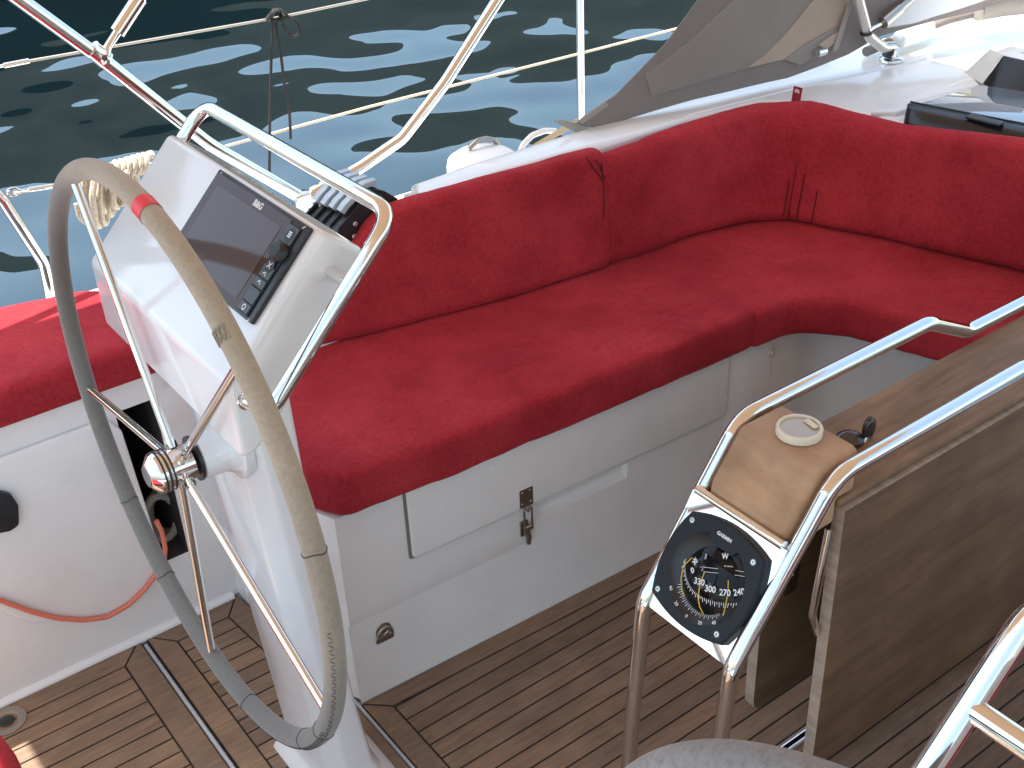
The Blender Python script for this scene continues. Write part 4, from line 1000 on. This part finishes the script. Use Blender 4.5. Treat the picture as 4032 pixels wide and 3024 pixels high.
# ================================================================== SPRAYHOOD
sh = thing('sprayhood', 'grey canvas sprayhood wing tapering to a tip over the coaming, clear window above', 'sprayhood')
Q0, Q1 = at(1240,272,'z',.797), at(1990,99,'z',.805); rx = (Q1-Q0).normalized(); ux = V(0,-.02,1); ux = (ux-rx*ux.dot(rx)).normalized()
SF = Frame(Q0, rx, ux)
def spoly(pts, c=0): return [SF.p(*SF.at(x, y, c), c) for x, y in pts]
def panel(name, pts, m, c, th=.003, sag=True):
    """canvas panel: triangulated, softly sagging sheet with thickness"""
    loop = spoly(pts, c); bm = bmesh.new(); add_prism(bm, loop, SF.n*-th); bmesh.ops.triangulate(bm, faces=bm.faces)
    for _ in range(4):
        es = [e for e in bm.edges if e.calc_length() > .09]
        if es: bmesh.ops.subdivide_edges(bm, edges=es, cuts=1); bmesh.ops.triangulate(bm, faces=bm.faces)
    for v in bm.verts:
        q = v.co-SF.o; a, b = q.dot(SF.r), q.dot(SF.u)
        v.co -= SF.n*(.030*math.sin(a*3.0+b*2)*min(1, max(0, b)*3) + .012*mnoise.noise((a*4, b*4, 1)))
    return link(name, bm, m, sh)
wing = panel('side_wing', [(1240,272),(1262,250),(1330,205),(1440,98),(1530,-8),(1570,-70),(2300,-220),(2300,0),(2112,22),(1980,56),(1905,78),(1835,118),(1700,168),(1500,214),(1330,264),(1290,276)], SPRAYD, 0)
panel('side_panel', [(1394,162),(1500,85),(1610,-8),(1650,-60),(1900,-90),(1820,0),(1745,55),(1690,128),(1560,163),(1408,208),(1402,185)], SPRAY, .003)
panel('sun_glow_patch', [(1616,148),(1655,122),(1705,72),(1768,-5),(1800,-50),(1850,-50),(1835,20),(1822,62),(1790,75),(1740,105),(1700,128)], SPRAYSUN, .0065)  # overlay patch, sun shining through the wing put into its colour
panel('pocket', [(1698,130),(1740,98),(1790,70),(1815,60),(1826,66),(1815,88),(1770,118),(1728,140)], SPRAY, .010)
panel('pocket', [(1770,98),(1798,78),(1818,68),(1812,88),(1785,108)], SPRAYSUN, .014)
panel('webbing', [(1247,263),(1307,219),(1315,227),(1258,268)], HEM, .008)
panel('tip_hem', [(1195,262),(1215,260),(1245,266),(1290,284),(1330,272),(1380,262),(1300,292),(1262,296),(1232,280)], HEM, .002)
panel('curtain_rope', [(1838,8),(1848,8),(1812,108),(1800,112),(1815,70)], HEM, .018)
panel('clear_window', [(1906,56),(1925,30),(1958,-4),(1990,-60),(2180,-60),(2129,-2),(2070,20),(1977,50),(1914,62)], WIN, .012)
tube('rolled_edge', [at(2112,22,'z',.86), at(2160,13,'z',.86), at(2260,2,'z',.86)], .028, HEM, sh, n=16)
tube('foot_roll', [at(1870,112,'z',.80), at(1960,75,'z',.81), at(2050,42,'z',.83), at(2112,26,'z',.85)], .012, SPRAYD, sh, n=12)
bm = bmesh.new(); a_ = SF.p(*SF.at(1772,113,.02), .02); add_sweep(bm, [a_+V(-.012,0,0), a_+V(.016,0,0)], .010, 16); link('eyelet_roller', bm, STEEL, sh)
# steel frame standing on the coachroof
YF = 1.86
ft = at(1925, 131, 'z', .787)
fr_ = tube('frame_tube', fillet([ft+V(0,0,.035), at(1908,103,'y',ft.y), at(1876,78,'y',ft.y), at(1856,5,'y',ft.y), at(1838,-70,'y',ft.y)], [0,.03,.05,.2,0], 8), .0132, mat('tube_sleeve', (.62,.59,.55), .25, .6), sh, n=20)
lathe('frame_foot', ft, (0,0,1), [(0,.030),(.006,.0295),(.010,.022),(.012,.010),(.04,.008),(.04,0)], STEEL, fr_, 36)
for x, y, ax_ in ((1919,112,(1,.0,-.62)),(1872,70,(.25,0,-1))):
    p = at(x, y, 'y', ft.y); lathe('clamp_ring', p, ax_, [(-.003,0),(-.003,.0158),(.003,.0158),(.003,0)], BLACK, fr_, 28)
g_a, g_b = at(1893,62,'y',ft.y-.01), at(1998,-30,'y',ft.y-.01); gd = (g_b-g_a).normalized()
tube('stay_tube', [g_a+gd*.03, g_b], .0115, DSTEEL, sh, n=18); tube('stay_end', [g_a+gd*.025, g_a+gd*.085], .0150, DSTEEL, sh, n=18)
tube('stay_pin', fillet([at(1876,66,'y',ft.y-.012), at(1888,58,'y',ft.y-.012), g_a+gd*.03], .01), .005, STEEL, sh, n=10)
settle(sh); settle(bim); settle(hatch); settle(gar)
